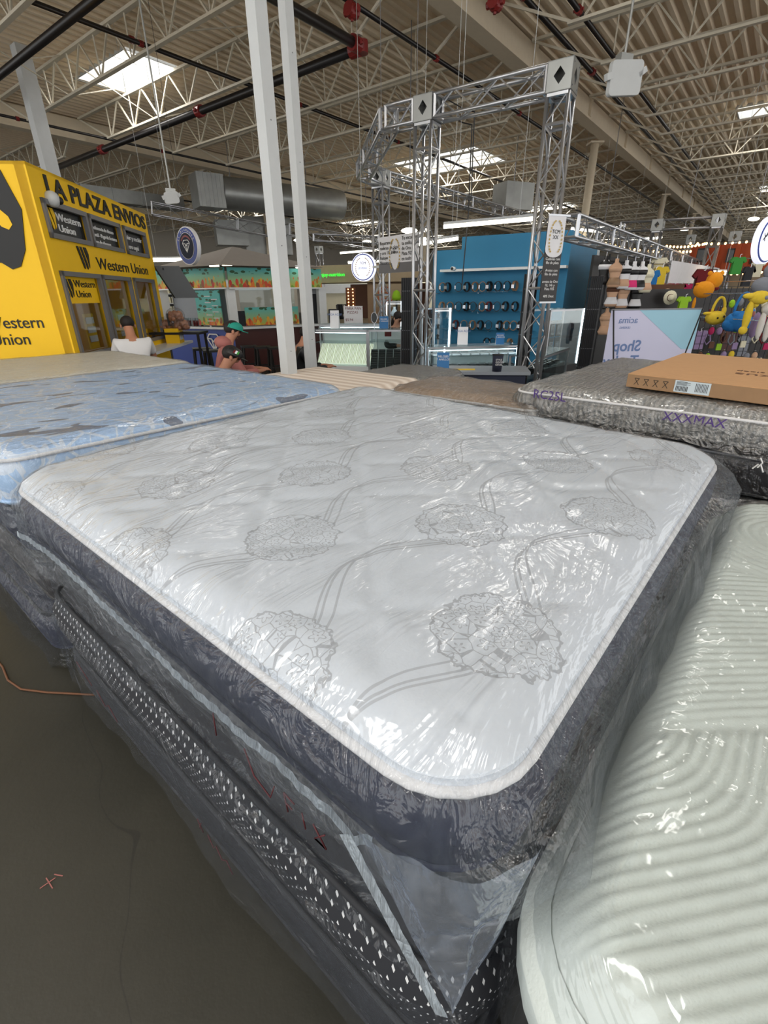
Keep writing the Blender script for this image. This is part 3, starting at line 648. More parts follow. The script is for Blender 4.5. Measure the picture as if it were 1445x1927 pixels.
for k, ch in enumerate('EL DIAMANTE'):
    a = PI * (.86 - k * .072); q = c + n * .012 + (ex * math.cos(a) + UP * math.sin(a)) * .27; tx = ex * math.sin(a) - UP * math.cos(a); text_mb(ch, q, tx, tx.cross(-n) if False else (ex * math.cos(a) + UP * math.sin(a)), .06, .002, 'CENTER').build('arc_letter', 'white_ink', o)
m = MB(); m.tube([c + UP * .36, Vector((c.x, c.y, ZDECK))], .004, 5); m.build('cord', 'black', o)
o, c, ex, n, disk = round_sign(683, 503, 9.9, .235, -.35, 'lit round white sign with gold wreath left of the rear tower', 'sign_white', 'royal_blue')
disk(.205, .008, .003).build('white_disc', 'sign_white', o); wreath(o, c + n * .012, ex, n, .30, .28); text_mb('TCM', c + n * .013 + UP * .05, ex, UP, .06, .002, 'CENTER').build('emblem_lettering', 'ink', o); text_mb('JOYERIA', c + n * .013 - UP * .03, ex, UP, .045, .002, 'CENTER').build('small_lettering', 'text_blue', o)
m = MB(); m.bar(c + ex * .2, c + ex * .42, .04); m.tube([c + UP * .2, Vector((c.x, c.y, ZDECK))], .005, 5); m.build('bracket', 'galvanised', o)
o, c, ex, n, disk = round_sign(1448, 452, 8.0, .31, .5, 'lit round white sign with horse and letter K at the right edge', 'sign_white', 'royal_blue')
disk(.285, .004, .006).build('rim', 'royal_blue', o); disk(.27, .012, .004).build('white_disc', 'sign_white', o)
text_mb('K', c + n * .02 - ex * .06 + UP * .02, ex, UP, .22, .003).build('letter', 'ink', o)
m = MB(); q = c + n * .02 - ex * .14 + UP * .06
for a, b, w in (((0, 0), (.03, .09), .035), ((.03, .09), (.06, .11), .025), ((0, 0), (-.05, -.03), .03), ((-.05, -.03), (-.03, -.08), .014), ((-.04, -.02), (-.08, -.07), .014), ((.02, .05), (.07, .04), .012), ((.02, .04), (.06, .01), .012), ((-.05, -.02), (-.08, .02), .01)): m.bar(q + ex * a[0] + UP * a[1], q + ex * b[0] + UP * b[1], w, .004, up=n)
m.build('horse_emblem', 'ink', o); m = MB(); m.tube([c + UP * .3, Vector((c.x, c.y, ZDECK))], .006, 5); m.build('cord', 'grey_frame', o)

# ---------------------------------------------------------------- yellow money transfer kiosk
KC = at(46, 305, 6.3); KE = at(272, 402, 9.99); HK = (KC.z + KE.z) / 2; KC = Vector((KC.x, KC.y, 0)); KE = Vector((KE.x, KE.y, 0))
fx = (KE - KC); LK = fx.length; fx.normalize(); kn = Vector((fx.y, -fx.x, 0)); lx = -kn       # front face along fx, its normal kn points right
kio = thing('transfer_kiosk', 'bright yellow money transfer kiosk with black lettering and grey-framed windows', 'kiosk', KC)
def K(a, z, out=0): return KC + fx * a + UP * z + kn * out
def kx(px, py):       # pixel on the front face
    r = ray(px, py); t = KC.dot(kn) / r.dot(kn); P = Vector((0, 0, H)) + r * t; return (P - KC).dot(fx), P.z
MB().obox(KC - kn * 3.2 - kn * .02, kn * 3.2, fx * .12, UP * HK).build('side_wall', 'yellow', kio)
wins = [((73, 371, 166, 400), (95, 446, 172, 464)), ((165, 404, 226, 424), (176, 466, 233, 476)), ((229, 424, 273, 438), (238, 476, 277, 486))]
lows = [((112, 511, 186, 517), (147, 657, 212, 660)), ((191, 517, 246, 521), (215, 655, 262, 640)), ((249, 522, 289, 526), (268, 625, 306, 632))]
rects = []
for (x0, y0, x1, y1), (x2, y2, x3, y3) in wins + lows:
    a0, z0 = kx(x0, y0); a1, z1 = kx(x1, y1); a2, z2 = kx(x2, y2); a3, z3 = kx(x3, y3); rects.append([(a0 + a2) / 2, (z2 + z3) / 2, (a1 + a3) / 2, (z0 + z1) / 2])
zt_hi = sum(r[3] for r in rects[:3]) / 3; zb_hi = sum(r[1] for r in rects[:3]) / 3; zt_lo = sum(r[3] for r in rects[3:]) / 3; zb_lo = .98
aL = [(rects[i][0] + rects[i + 3][0]) / 2 for i in range(3)]; aR = [(rects[i][2] + rects[i + 3][2]) / 2 for i in range(3)]
rows = ((zb_hi, zt_hi), (zb_lo, zt_lo)); mfw = MB()
ys = [0, zb_lo, zt_lo, zb_hi, zt_hi, HK]
for k in (0, 2, 4): mfw.obox(K(0, ys[k], -.12), fx * LK, kn * .12, UP * (ys[k + 1] - ys[k]))
edges = [0] + [v for p_ in zip(aL, aR) for v in p_] + [LK]
for (z0, z1) in rows:
    for i in range(0, len(edges), 2): mfw.obox(K(edges[i], z0, -.12), fx * (edges[i + 1] - edges[i]), kn * .12, UP * (z1 - z0))
mfw.build('front_wall', 'yellow', kio)
MB().obox(K(0, HK - .03, -3.2), fx * LK, kn * 3.2, UP * .03).build('roof', 'yellow', kio); MB().obox(K(LK - .1, 0, -3.2), fx * .1, kn * 3.1, UP * HK).build('end_wall', 'yellow', kio)
MB().obox(K(.2, 0, -2.2), fx * (LK - .3), kn * .05, UP * HK).build('inner_partition', 'cardboard', kio)
for r_, (z0, z1) in enumerate(rows):
    for i in range(3):
        fr = MB(); a0, a1 = aL[i], aR[i]; fw = .055
        fr.obox(K(a0, z0, -.02), fx * fw, kn * .05, UP * (z1 - z0)); fr.obox(K(a1 - fw, z0, -.02), fx * fw, kn * .05, UP * (z1 - z0)); fr.obox(K(a0, z0, -.02), fx * (a1 - a0), kn * .05, UP * fw); fr.obox(K(a0, z1 - fw, -.02), fx * (a1 - a0), kn * .05, UP * fw)
        f = fr.build('window_frame', 'grey_frame', kio)
        MB().obox(K(a0 + .02, z0 + .02, -.06), fx * (a1 - a0 - .04), kn * .01, UP * (z1 - z0 - .04)).build('pane', 'screen_dark' if r_ == 0 else 'clear_glass', f)
def wmark(a, z, sz, out, mat, name, parent, ex, ez, nrm, org):
    P = lambda x, y: org + ex * (a + x * sz) + ez * (z - y * sz) + nrm * out
    m = MB()
    m.prism([P(0, 0), P(.2, 0), P(.5, .78), P(.48, .93), P(.4, .98), P(.33, .9)], nrm * .006)
    m.prism([P(.34, 0), P(.54, 0), P(.8, .72), P(.79, .92), P(.72, .98), P(.64, .92), P(.6, .72)], nrm * .006)
    m.prism([P(.68, 0), P(.98, 0), P(1.12, .28), P(1.0, .82), P(.93, .92), P(.9, .6)], nrm * .006)
    m.build(name, mat, parent)
KO = KC + kn * .002; wh = zt_hi - zb_hi
# fascia lettering: centred between the first and the last window
a0, z0 = kx(90, 325); a1, _ = kx(262, 432); tmb = text_mb('LA PLAZA ENVIOS', K(aL[0] + .18, zt_hi + .16, .004), fx, UP, .40, .02, spacing=1.0, bold=.006)
wdt = max((v - KC).dot(fx) for v in tmb.v) - (aL[0] + .18); sc_ = (LK - .12 - aL[0] - .18) / wdt
tmb = text_mb('LA PLAZA ENVIOS', K(aL[0] + .18, zt_hi + (HK - zt_hi) * .22, .004), fx, UP, (HK - zt_hi) * .86, .02, bold=.006)
w2 = max((v - KC).dot(fx) for v in tmb.v) - (aL[0] + .18); kf = (LK - .1 - aL[0] - .18) / w2
tmb.v = [v + fx * (((v - KC).dot(fx) - aL[0] - .18) * (kf - 1)) for v in tmb.v]; tmb.build('fascia_lettering', 'ink', kio)
def fit_text(txt, a0, a1, z, size, mat, name, out=.004, th=.01, lines=1.0):
    t_ = text_mb(txt, K(a0, z, out), fx, UP, size, th, lines=lines); mx = max((v - KC).dot(fx) for v in t_.v); k_ = (a1 - a0) / (mx - a0)
    t_.v = [v + fx * (((v - KC).dot(fx) - a0) * (k_ - 1)) for v in t_.v]; t_.build(name, mat, kio)
zm = (zt_lo + zb_hi) / 2; gap = zb_hi - zt_lo
wmark(aL[0] + (aR[0] - aL[0]) * .55, zb_hi - gap * .1, gap * .78, .004, 'ink', 'logo_mark', kio, fx, UP, kn, KC); fit_text('Western Union', aR[0] + .02, aR[2] - .2, zt_lo + gap * .2, gap * .62, 'ink', 'middle_lettering')
wmark(aL[0] + .09, zt_hi - wh * .16, wh * .58, -.045, 'yellow', 'window_logo_mark', kio, fx, UP, kn, KC); fit_text('Western\nUnion', aL[0] + .12 + wh * .62, aR[0] - .1, zt_hi - wh * .45, wh * .3, 'white_ink', 'window_logo_lettering', -.045)
fit_text('Transferencia de dinero\ny postal - Pago de facturas\nCobro de cheques', aL[1] + .1, aR[1] - .08, zt_hi - wh * .4, wh * .17, 'white_ink', 'service_lettering', -.045, lines=1.3); fit_text('Enviar y recibir\ndinero aqui', aL[2] + .1, aR[2] - .08, zt_hi - wh * .42, wh * .24, 'white_ink', 'send_lettering', -.045, lines=1.4)
hl = zt_lo - zb_lo
MB().obox(K(aL[0] + .06, zt_lo - hl * .36, -.048), fx * (aR[0] - aL[0] - .12), kn * .004, UP * hl * .33).build('window_panel', 'yellow', kio)
wmark(aL[0] + .1, zt_lo - hl * .08, hl * .22, -.042, 'ink', 'panel_logo_mark', kio, fx, UP, kn, KC); fit_text('Western\nUnion', aL[0] + .14 + hl * .24, aR[0] - .1, zt_lo - hl * .17, hl * .12, 'ink', 'panel_lettering', -.042)
# side wall: giant mark cut by the frame edge, small mark and lettering
SX = kn       # on the side wall, x runs towards the corner
def side(x, z, out=0): return KC - kn * .02 + kn * x + UP * z - fx * out
q = [(-.25, HK - .08), (-.02 - .12, HK - .45), (-.22, HK - .85), (-.32, HK - 1.02), (-.42, HK - 1.05), (-.52, HK - .98), (-1.5, HK + -.98), (-1.9, HK - .08)]
MB().prism([side(x, z, .0) for x, z in q], -fx * .012).build('giant_mark', 'ink', kio)
MB().prism([side(x, z, .013) for x, z in [(-.62, HK - .12), (-.44, HK - .12 - .26), (-.30, HK - .52), (-.28, HK - .60), (-.33, HK - .65), (-.40, HK - .62), (-.48, HK - .5), (-.9, HK - .12)]], -fx * .004).build('giant_mark_slot', 'yellow', kio)
tz = at(30, 612, 6.3).z; text_mb('Western\nUnion', side(-.92, tz - .03, .004), kn, UP, .19, .01, spacing=.98).build('side_lettering', 'ink', kio); wmark(-1.35, tz + .14, .34, .004, 'ink', 'side_logo_mark', kio, kn, UP, -fx, side(0, 0))
cm = thing('dome_camera', 'white dome security camera beside the L of the kiosk fascia', 'camera', K(.32, HK - .28)); MB().ball(K(.32, HK - .3, .04), .085, n=14, m=10).build('housing', 'white_paint', cm, smooth=True); MB().ball(K(.36, HK - .31, .1), .045, n=12, m=8).build('lens', 'black', cm, smooth=True)
MB().obox(K(aL[0], zb_lo - .12, 0), fx * (LK - aL[0] + .2), kn * .42, UP * .04).build('counter_shelf', 'white_lacquer', kio)
# things seen in and on the kiosk
for i in range(3):
    o = thing('leaflet_rack', 'yellow leaflet rack inside the kiosk window, %s' % ['left window', 'middle window', 'right window'][i], 'rack', K(aL[i] + .2, zb_lo, -.5)); MB().obox(K(aL[i] + .15, zb_lo, -.5), fx * .35, kn * .05, UP * .5).build('backboard', 'yellow', o); m = MB()
    for r2 in range(3): m.obox(K(aL[i] + .2, zb_lo + .1 + r2 * .13, -.44), fx * .25, kn * .01, UP * .09)
    m.build('leaflet', 'paper', o)
o = thing('service_board', 'lit yellow price board hanging inside the kiosk', 'sign', K(1.2, 1.3, -2.1)); MB().obox(K(.6, 1.15, -2.12), fx * 2.4, kn * .03, UP * .55).build('board', 'lit_yellow', o); m = MB()
for r2 in range(5):
    for c2 in range(3): m.obox(K(.7 + c2 * .75, 1.22 + r2 * .09, -2.085), fx * .55, kn * .004, UP * .03)
m.build('price_line', 'ink', o)
o = thing('leaflet_stand', 'yellow countertop leaflet box at the kiosk end', 'box', K(LK - .3, zb_lo - .08, .2)); MB().obox(K(LK - .45, zb_lo - .08, .1), fx * .3, kn * .25, UP * .26).build('box_body', 'yellow', o); MB().obox(K(LK - .4, zb_lo - .02, .352), fx * .2, kn * .004, UP * .12).build('label_patch', 'paper', o)
o = thing('small_screen', 'small black display above the yellow leaflet box', 'display', K(LK - .25, zb_lo + .2, .2)); MB().obox(K(LK - .32, zb_lo + .22, .15), fx * .2, kn * .03, UP * .22).build('screen', 'black', o); MB().bar(K(LK - .22, zb_lo + .1, .16), K(LK - .22, zb_lo + .24, .16), .03).build('stand', 'black', o); text_mb('Western\nUnion', K(LK - .3, zb_lo + .34, .185), fx, UP, .04, .002).build('screen_lettering', 'white_ink', o)

# ---------------------------------------------------------------- mattresses
def rr(x, y, lx, ly, r):
    """squash a rectangle's corners round"""
    dx = (r - x) if x < r else ((x - (lx - r)) if x > lx - r else 0); dy = (r - y) if y < r else ((y - (ly - r)) if y > ly - r else 0)
    if dx > 0 and dy > 0:
        k = max(dx, dy) / math.hypot(dx, dy); sx = -1 if x < r else 1; sy = -1 if y < r else 1
        cx = r if x < r else lx - r; cy = r if y < r else ly - r
        return cx + sx * dx * k, cy + sy * dy * k
    return x, y
def outline(lx, ly, r, n=24, m=6):
    pts = []
    for cx, cy, a0 in ((lx - r, r, -90), (lx - r, ly - r, 0), (r, ly - r, 90), (r, r, 180)):
        for k in range(m + 1): a = math.radians(a0 + 90 * k / m); pts.append((cx + r * math.cos(a), cy + r * math.sin(a), math.cos(a), math.sin(a)))
    out = []
    for i, p in enumerate(pts):
        q = pts[(i + 1) % len(pts)]; out.append(p); d = math.hypot(q[0] - p[0], q[1] - p[1])
        if d > .2:
            for k in range(1, n): f = k / n; out.append((p[0] + (q[0] - p[0]) * f, p[1] + (q[1] - p[1]) * f, p[2], p[3]))
    return out
def nz(x, y, z=0, s=1): return noise.noise(Vector((x * s, y * s, z * s)))
class Mattress:
    def __init__(s, name, label, x, y, ang, lx, ly, z0, z1, top, side, pipe='white_cloth', group=None, rise=None, r=.13, puff=None, res=.04, bulge=.012, pillow=.035, mirror=False, sidepip=True):
        s.lx, s.ly, s.r, s.z0, s.z1 = lx, ly, r, z0, z1; T = z1 - z0; s.T = T; s.rise = rise or (lambda u, v: 0)
        o = s.o = thing(name, label, 'mattress', (x, y, z0), math.radians(ang), group); s.M = INV[o.name].inverted()
        L = lambda p: s.M @ Vector(p)
        ol = outline(lx, ly, r); m = MB(); zs = [(0, -.004), (.02, .004), (T * .35, bulge), (T * .62, bulge), (T - .07, .004), (T - .05, -.008)]; n = len(ol)
        for z, b in zs:
            for (x_, y_, nx, ny) in ol:
                rz_ = s.rise(x_ / lx, y_ / ly) * (z / T) ; m.v.append(L((x_ + nx * b + nx * .004 * nz(x_, y_, z, 6), y_ + ny * b + ny * .004 * nz(x_, y_, z + 3, 6), z + rz_)))
        for i in range(len(zs) - 1):
            for k in range(n): m.f.append((i * n + k, i * n + (k + 1) % n, (i + 1) * n + (k + 1) % n, (i + 1) * n + k))
        m.f.append(tuple(range(n - 1, -1, -1))); s.side = m.build('side_band', side, o, smooth=True)
        m = MB(); nu, nv = int(lx / res), int(ly / res)
        def top_pt(u, v):
            X, Y = u * lx, v * ly; d = min(X, lx - X, Y, ly - Y); x_, y_ = rr(X, Y, lx, ly, r); e = .09
            z = T - pillow * (1 - min(d / e, 1)) ** 2.2 + s.rise(u, v)
            if puff: z += puff(X, Y) * min(1, max(0, d - .02) / .06)
            return L((x_, y_, z))
        s.top_pt = top_pt
        m.grid(nu, nv, top_pt); 
        # close rim down to the band
        ring = [(u / nu, 0) for u in range(nu + 1)] + [(1, v / nv) for v in range(1, nv + 1)] + [(u / nu, 1) for u in range(nu - 1, -1, -1)] + [(0, v / nv) for v in range(nv - 1, 0, -1)]
        b = len(m.v); 
        for u, v in ring: p = top_pt(u, v); m.v.append(p); m.v.append(p - UP * .03)
        for i in range(len(ring)): j = (i + 1) % len(ring); m.f.append((b + 2 * i, b + 2 * i + 1, b + 2 * j + 1, b + 2 * j))
        m.build('quilted_top', top, o, smooth=True)
        for nm2, zz, rad, pm in (('top_piping', T - .052, .009, pipe), ('bottom_piping', .015, .007, side)):
            if not pipe: continue
            m = MB(); m.tube([L((x_ + nx * .004, y_ + ny * .004, zz + s.rise(x_ / lx, y_ / ly) * zz / T)) for x_, y_, nx, ny in ol], rad, 8, closed=True); m.build(nm2, pm, o, smooth=True)
    def bag(s, mat, skirt, res=.03, wr=.006, flare=.35, sideamp=.03, name='plastic_bag', seed=0, drape=.004, label='crinkled clear plastic bag', maxs=.3, hmat=None, loose=(0, 0, 0, 0)):
        """skirt(side, t) gives the hanging length; sides 0:x=0 1:y=0 2:x=lx 3:y=ly"""
        lx, ly, r = s.lx, s.ly, s.r; m = MB(); nu = int(lx / res); nv = int(ly / res); ns = max(3, int(maxs / .03))
        us = [-(ns - i) / ns for i in range(ns)] + [i / nu for i in range(nu + 1)] + [1 + (i + 1) / ns for i in range(ns)]
        vs = [-(ns - i) / ns for i in range(ns)] + [i / nv for i in range(nv + 1)] + [1 + (i + 1) / ns for i in range(ns)]
        def pt(u, v):
            X = min(max(u, 0), 1) * lx; Y = min(max(v, 0), 1) * ly; ou = -u if u < 0 else (u - 1 if u > 1 else 0); ov = -v if v < 0 else (v - 1 if v > 1 else 0)
            p = s.M.inverted() @ s.top_pt(X / lx, Y / ly); f = max(ou, ov)
            if f <= 0:
                w_ = abs(nz(X * 1.0 + Y * .7, Y * 2.2 - X * 1.6, seed, 1.6)); w2 = nz(X, Y, seed + 5, 9)
                p.z += drape + wr * (1 - min(1, w_ * 3.2)) + wr * .3 * w2; d = min(X, lx - X, Y, ly - Y)
                return s.M @ p
            sx = -1 if u < 0 else (1 if u > 1 else 0); sy = -1 if v < 0 else (1 if v > 1 else 0)
            wu = ou / (ou + ov + 1e-9); wv = 1 - wu; n_ = Vector((sx * wu, sy * wv, 0)).normalized()
            lu = skirt(0 if u < 0 else 2, Y / ly) if ou > 0 else 0; lv = skirt(1 if v < 0 else 3, X / lx) if ov > 0 else 0
            L_ = lu * wu + lv * wv; dr = f * L_; 
            tt = (Y if ou > ov else X); am = sideamp * (.25 + f)
            fold = nz(tt * 7, dr * 2.2, seed + 9) * am + nz(tt * 2.2, dr * 1.5, seed + 2) * am * .9
            out = .014 + flare * min(dr, .25) * .12 + fold + (.02 if f < .15 else .03) * min(1, f * 5)
            lo = loose[0 if sx < 0 else 2] * wu + loose[1 if sy < 0 else 3] * wv; out += lo * min(1, f * 2.2) * (.7 + .9 * nz(tt * 2.5, f, seed + 30)); out = max(out, .012)
            q = p + n_ * out; q.z = p.z + drape - dr + .012 * nz(tt * 4, f * 3, seed + 4)
            return s.M @ q
        b = 0
        for v in vs:
            for u in us: m.v.append(pt(u, v))
        W2 = len(us)
        for j in range(len(vs) - 1):
            for i in range(W2 - 1): a = j * W2 + i; m.f.append((a, a + 1, a + W2 + 1, a + W2))
        ob = m.build(name, mat, s.o, smooth=True, label=label)
        if hmat:
            ob.data.materials.append(MAT[hmat])
            n0 = ns
            for p_ in ob.data.polygons:
                j, i = divmod(p_.index, W2 - 1)
                if i < n0 or i >= W2 - 1 - n0 or j < n0 or j >= len(vs) - 1 - n0: p_.material_index = 1
        return ob
def lerp_tab(tab, t):
    if t <= tab[0][0]: return tab[0][1]
    for (a, x), (b, y) in zip(tab, tab[1:]):
        if t <= b: return x + (y - x) * (t - a) / (b - a)
    return tab[-1][1]
NX, NY, ANG = .115, .38, 49.5
CA, SA = math.cos(math.radians(ANG)), math.sin(math.radians(ANG))
def W(bx, ay, z=0): return Vector((NX + CA * bx - SA * ay, NY + SA * bx + CA * ay, z))   # main mattress frame
# the pile under it, from the floor up
base = thing('platform_base', 'dark navy platform under the flower-patterned mattress pile, on the floor', 'bed base', W(.05, .05), math.radians(ANG)); m = MB(); m.obox(W(.03, .02, .0), (W(1, 0) - W(0, 0)) * 1.86, (W(0, 1) - W(0, 0)) * 1.9, UP * .13); m.build('platform', 'dark_base', base)
m = MB()
for a_ in (.4, 1.0, 1.6): m.obox(W(.0295, a_, .0), (W(1, 0) - W(0, 0)) * .004, (W(0, 1) - W(0, 0)) * .01, UP * .13)
m.build('joint_line', 'black', base)
lowm = Mattress('mattress', 'dark mattress with white dots and chevrons at the bottom of the main pile', W(.0, .0).x, W(.0, .0).y, ANG, 1.93, 1.96, .13, .375, 'charcoal', 'charcoal', 'dark_grey_cloth', r=.10, bulge=.02)
# sloping patterned border and plush top of the lower mattress
class _: pass
polk = Mattress('mattress', 'dotted grey pillow-top mattress, second from the floor in the main pile', W(-.0, .0).x, W(-.0, .0).y, ANG, 1.93, 1.96, .375, .66, 'charcoal', 'polka_cloth', 'charcoal', r=.12, bulge=.035, pillow=.06)
gry = Mattress('mattress', 'plain dark grey mattress directly under the flower-patterned one', W(.04, .02).x, W(.04, .02).y, ANG, 1.88, 1.93, .655, .865, 'dark_grey_cloth', 'dark_grey_cloth', 'charcoal', r=.12, bulge=.015)
def puff_main(X, Y):
    p = (X + Y - .17) / .4; q = (X - Y + .15) / .4
    a = abs(math.sin(PI * p)); b = abs(math.sin(PI * q)); sd_ = min(a, b)
    dp, dq = abs(p - round(p)), abs(q - round(q)); dia = .0035 * max(0, 1 - (dp + dq) / .25) 
    return .006 * min(1, sd_ * 2.2) ** .6 + dia + .004 * nz(X, Y, 0, 2.5)
main = Mattress('mattress', 'big white mattress with grey flower clusters and navy side band, in front', NX, NY, ANG, 1.947, 1.976, .865, 1.105, 'flower_ticking', 'navy', 'white_cloth', rise=lambda u, v: .062 * u * v + .012 * math.sin(PI * u) * math.sin(PI * v), puff=puff_main, res=.011, r=.15, bulge=.02, pillow=.03)
right_tab = [(0, .2), (.035, .14), (.16, .34), (.25, .44), (.34, .27), (.5, .3), (.63, .48), (.75, .32), (.85, .22), (1, .22)]
left_tab = [(0, .17), (.05, .2), (.09, .185), (.15, .205), (.3, .2), (.45, .21), (.6, .22), (1, .27)]
main.bag('bag_main', lambda sd, t: lerp_tab(left_tab, t) if sd == 0 else (lerp_tab(right_tab, t) if sd == 1 else .12), res=.011, wr=.0045, maxs=.4, hmat='bag_side', sideamp=.016, flare=.5, seed=1, loose=(.0, .075, 0, 0), label='crinkled clear plastic bag hanging loose at the sides')
# heat-sealed strip along the lower edge of the bag on the left side
tab = [(1.98, .86), (1.75, .90), (1.5, .92), (1.25, .91), (.87, .90), (.65, .89), (.43, .90), (.35, .90), (.22, .90), (.19, .885), (.165, .925), (.15, .925)]
m = MB(); prevp = None; pts = []
N_ = 180
for i in range(N_ + 1):
    a_ = 1.98 - (1.98 - .15) * i / N_; pts.append((a_, lerp_tab(sorted(tab), a_)))
for i, (a_, z_) in enumerate(pts):
    o_ = -.035 + .0015 * math.sin(i * 1.3) + .006 * nz(a_, 0, 0, 9); m.v.append(W(o_, a_, z_ + .011)); m.v.append(W(o_ - .004, a_, z_ - .011))
for i in range(N_): m.f.append((2 * i, 2 * i + 1, 2 * i + 3, 2 * i + 2))
m.build('heat_seal', 'seal_strip', main.o, smooth=True, label='whitish crimped seam of the plastic bag')
# the loose corner of the bag hanging down from the near corner
A0, B0, C0 = (-.05, .17, .95), (-.03, -.005, .655), (.13, -.05, .93)
def flap(u, v):
    top = Vector(A0).lerp(Vector(C0), u); p = top.lerp(Vector(B0), v); k = (1 - v) * math.sin(PI * u); p = p + Vector((-.05 * k, -.06 * k, .03 * k)); p.x += .008 * nz(u * 6, v * 3, 4) ; p.y += .012 * nz(u * 5, v * 2, 9); return W(p.x, p.y, p.z)
MB().grid(24, 24, flap).build('bag_corner', 'bag_flap', main.o, smooth=True, label='loose triangular corner of the plastic bag')
m = MB()
for i in range(31):
    f = i / 30; p = Vector(A0).lerp(Vector(B0), f); a_ = p + Vector((-.012, .0 + .002 * math.sin(i * 1.7), .004)); b_ = p + Vector((-.016, .021, -.012)); m.v += [W(*a_), W(*b_)]
for i in range(30): m.f.append((2 * i, 2 * i + 1, 2 * i + 3, 2 * i + 2))
m.build('heat_seal', 'seal_strip', main.o, smooth=True, label='whitish crimped seam at the hanging corner')
gry.bag('bag_dark', lambda sd, t: .26 + .05 * math.sin(9 * t) if sd in (0, 1) else .1, res=.08, maxs=.33, seed=4, sideamp=.018)
polk.bag('bag_dark', lambda sd, t: .40 + .03 * math.sin(7 * t) if sd in (0, 1) else .1, res=.08, maxs=.45, seed=7, sideamp=.016, hmat=None)
for o_ in (gry, polk): pass
# marker scribbles on the bags (dark red and dark blue)
def scribble(name, parent, pts, r, mat): m = MB(); [m.tube(p_, r, 5) for p_ in pts]; m.build(name, mat, parent, smooth=True)
scribble('marker_writing', gry.o, [[W(-.03, .62, .86), W(-.035, .615, .80)], [W(-.035, .50, .85), W(-.04, .47, .80), W(-.04, .42, .78), W(-.04, .40, .83)], [W(-.04, .37, .84), W(-.04, .365, .79)], [W(-.04, .37, .84), W(-.04, .34, .835)], [W(-.04, .37, .815), W(-.04, .35, .81)], [W(-.04, .32, .83), W(-.04, .315, .79)], [W(-.04, .29, .83), W(-.04, .26, .79), W(-.04, .29, .79), W(-.04, .26, .83)]], .0016, 'maroon_ink')
scribble('marker_writing', lowm.o, [[W(-.045, .84, .30), W(-.045, .82, .26)], [W(-.045, .82, .30), W(-.045, .84, .26)], [W(-.045, .79, .28), W(-.045, .77, .24), W(-.045, .75, .27), W(-.045, .73, .23), W(-.045, .70, .26), W(-.045, .68, .22)], [W(-.04, 1.72, .38), W(-.04, 1.6, .33)], [W(-.04, 1.55, .34), W(-.04, 1.5, .29), W(-.04, 1.45, .33), W(-.04, 1.4, .28)]], .0018, 'maroon_ink')

# blue mattress and its pile, beyond the left edge
bx0, by0 = -1.49, 2.02
o_blue = Vector((-.26, 3.36, 0)); dyv = Vector((-.7615, .648, 0)); dxv = Vector((.648, .7615, 0)); O = o_blue - dxv * 2.02
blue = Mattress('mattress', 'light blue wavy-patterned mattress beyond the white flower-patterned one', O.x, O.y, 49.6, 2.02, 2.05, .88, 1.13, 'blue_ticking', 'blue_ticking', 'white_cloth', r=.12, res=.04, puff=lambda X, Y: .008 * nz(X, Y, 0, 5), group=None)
blue.bag('bag_blue', lambda sd, t: .30 + .08 * math.sin(8 * t) if sd != 3 else .1, res=.025, maxs=.36, wr=.008, seed=12, sideamp=.02, hmat='bag_side')
for k, (z0, z1, lab, mt) in enumerate(((.10, .36, 'dark navy plastic-wrapped mattress lowest in the pile under the blue mattress', 'navy'), (.36, .62, 'black plastic-wrapped mattress in the middle of the pile under the blue mattress', 'leather_black'), (.62, .88, 'dark navy plastic-wrapped mattress directly under the blue mattress', 'navy'))):
    q = Mattress('mattress', lab, O.x + .05 * (k % 2), O.y + .03 * k, 49.6, 1.95, 1.98, z0, z1, mt, mt, 'charcoal', r=.12, res=.15); q.bag('bag_dark', lambda sd, t: .30 + .05 * math.sin(6 * t + k) if sd < 2 else .1, res=.1, maxs=.34, seed=20 + k, sideamp=.03)
b_ = thing('platform_base', 'dark platform under the blue mattress pile', 'bed base', O + dxv * .1); MB().obox(O + dxv * .08 + dyv * .08, dxv * 1.85, dyv * 1.85, UP * .1).build('platform', 'dark_base', b_)
# cream mattress farther left
O2 = Vector((-1.9, 5.03, 0)) - dxv * 2.0
for k, (z0, z1, lab, tp) in enumerate(((.85, 1.1, 'cream white mattress between the blue mattress and the yellow kiosk', 'cream_quilt'), (.6, .85, 'dark wrapped mattress under the cream mattress', 'navy'), (.1, .6, 'tall dark box spring under the cream mattress', 'charcoal'))):
    q = Mattress('mattress', lab, O2.x + .02 * k, O2.y + .02 * k, 49.6, 2.0, 1.93, z0, z1, tp, tp if k else 'cream_quilt', r=.12, res=.05 if k == 0 else .2)
    if k == 0: q.bag('bag_blue', lambda sd, t: .25, res=.03, maxs=.3, seed=31, wr=.007, sideamp=.02, hmat='bag_side')
b_ = thing('platform_base', 'dark platform under the cream mattress', 'bed base', O2 + dxv * .1); MB().obox(O2 + dxv * .08 + dyv * .08, dxv * 1.85, dyv * 1.75, UP * .1).build('platform', 'dark_base', b_)
# beige striped mattress behind the blue one
P0 = Vector((-.72, 5.5, 0)); O3 = P0 - dxv * 1.35 - dyv * 1.45
for z0, z1, lab, tp in ((.74, .985, 'beige striped mattress behind the blue mattress, at the foot of the white posts', 'beige_stripes'), (.1, .74, 'dark box spring under the beige striped mattress', 'charcoal')):
    q = Mattress('mattress', lab, O3.x, O3.y, 49.6, 1.35, 1.45, z0, z1, tp, tp, r=.08, res=.05)
b_ = thing('platform_base', 'dark platform under the beige striped mattress', 'bed base', O3 + dxv * .1); MB().obox(O3 + dxv * .08 + dyv * .08, dxv * 1.2, dyv * 1.3, UP * .1).build('platform', 'dark_base', b_)
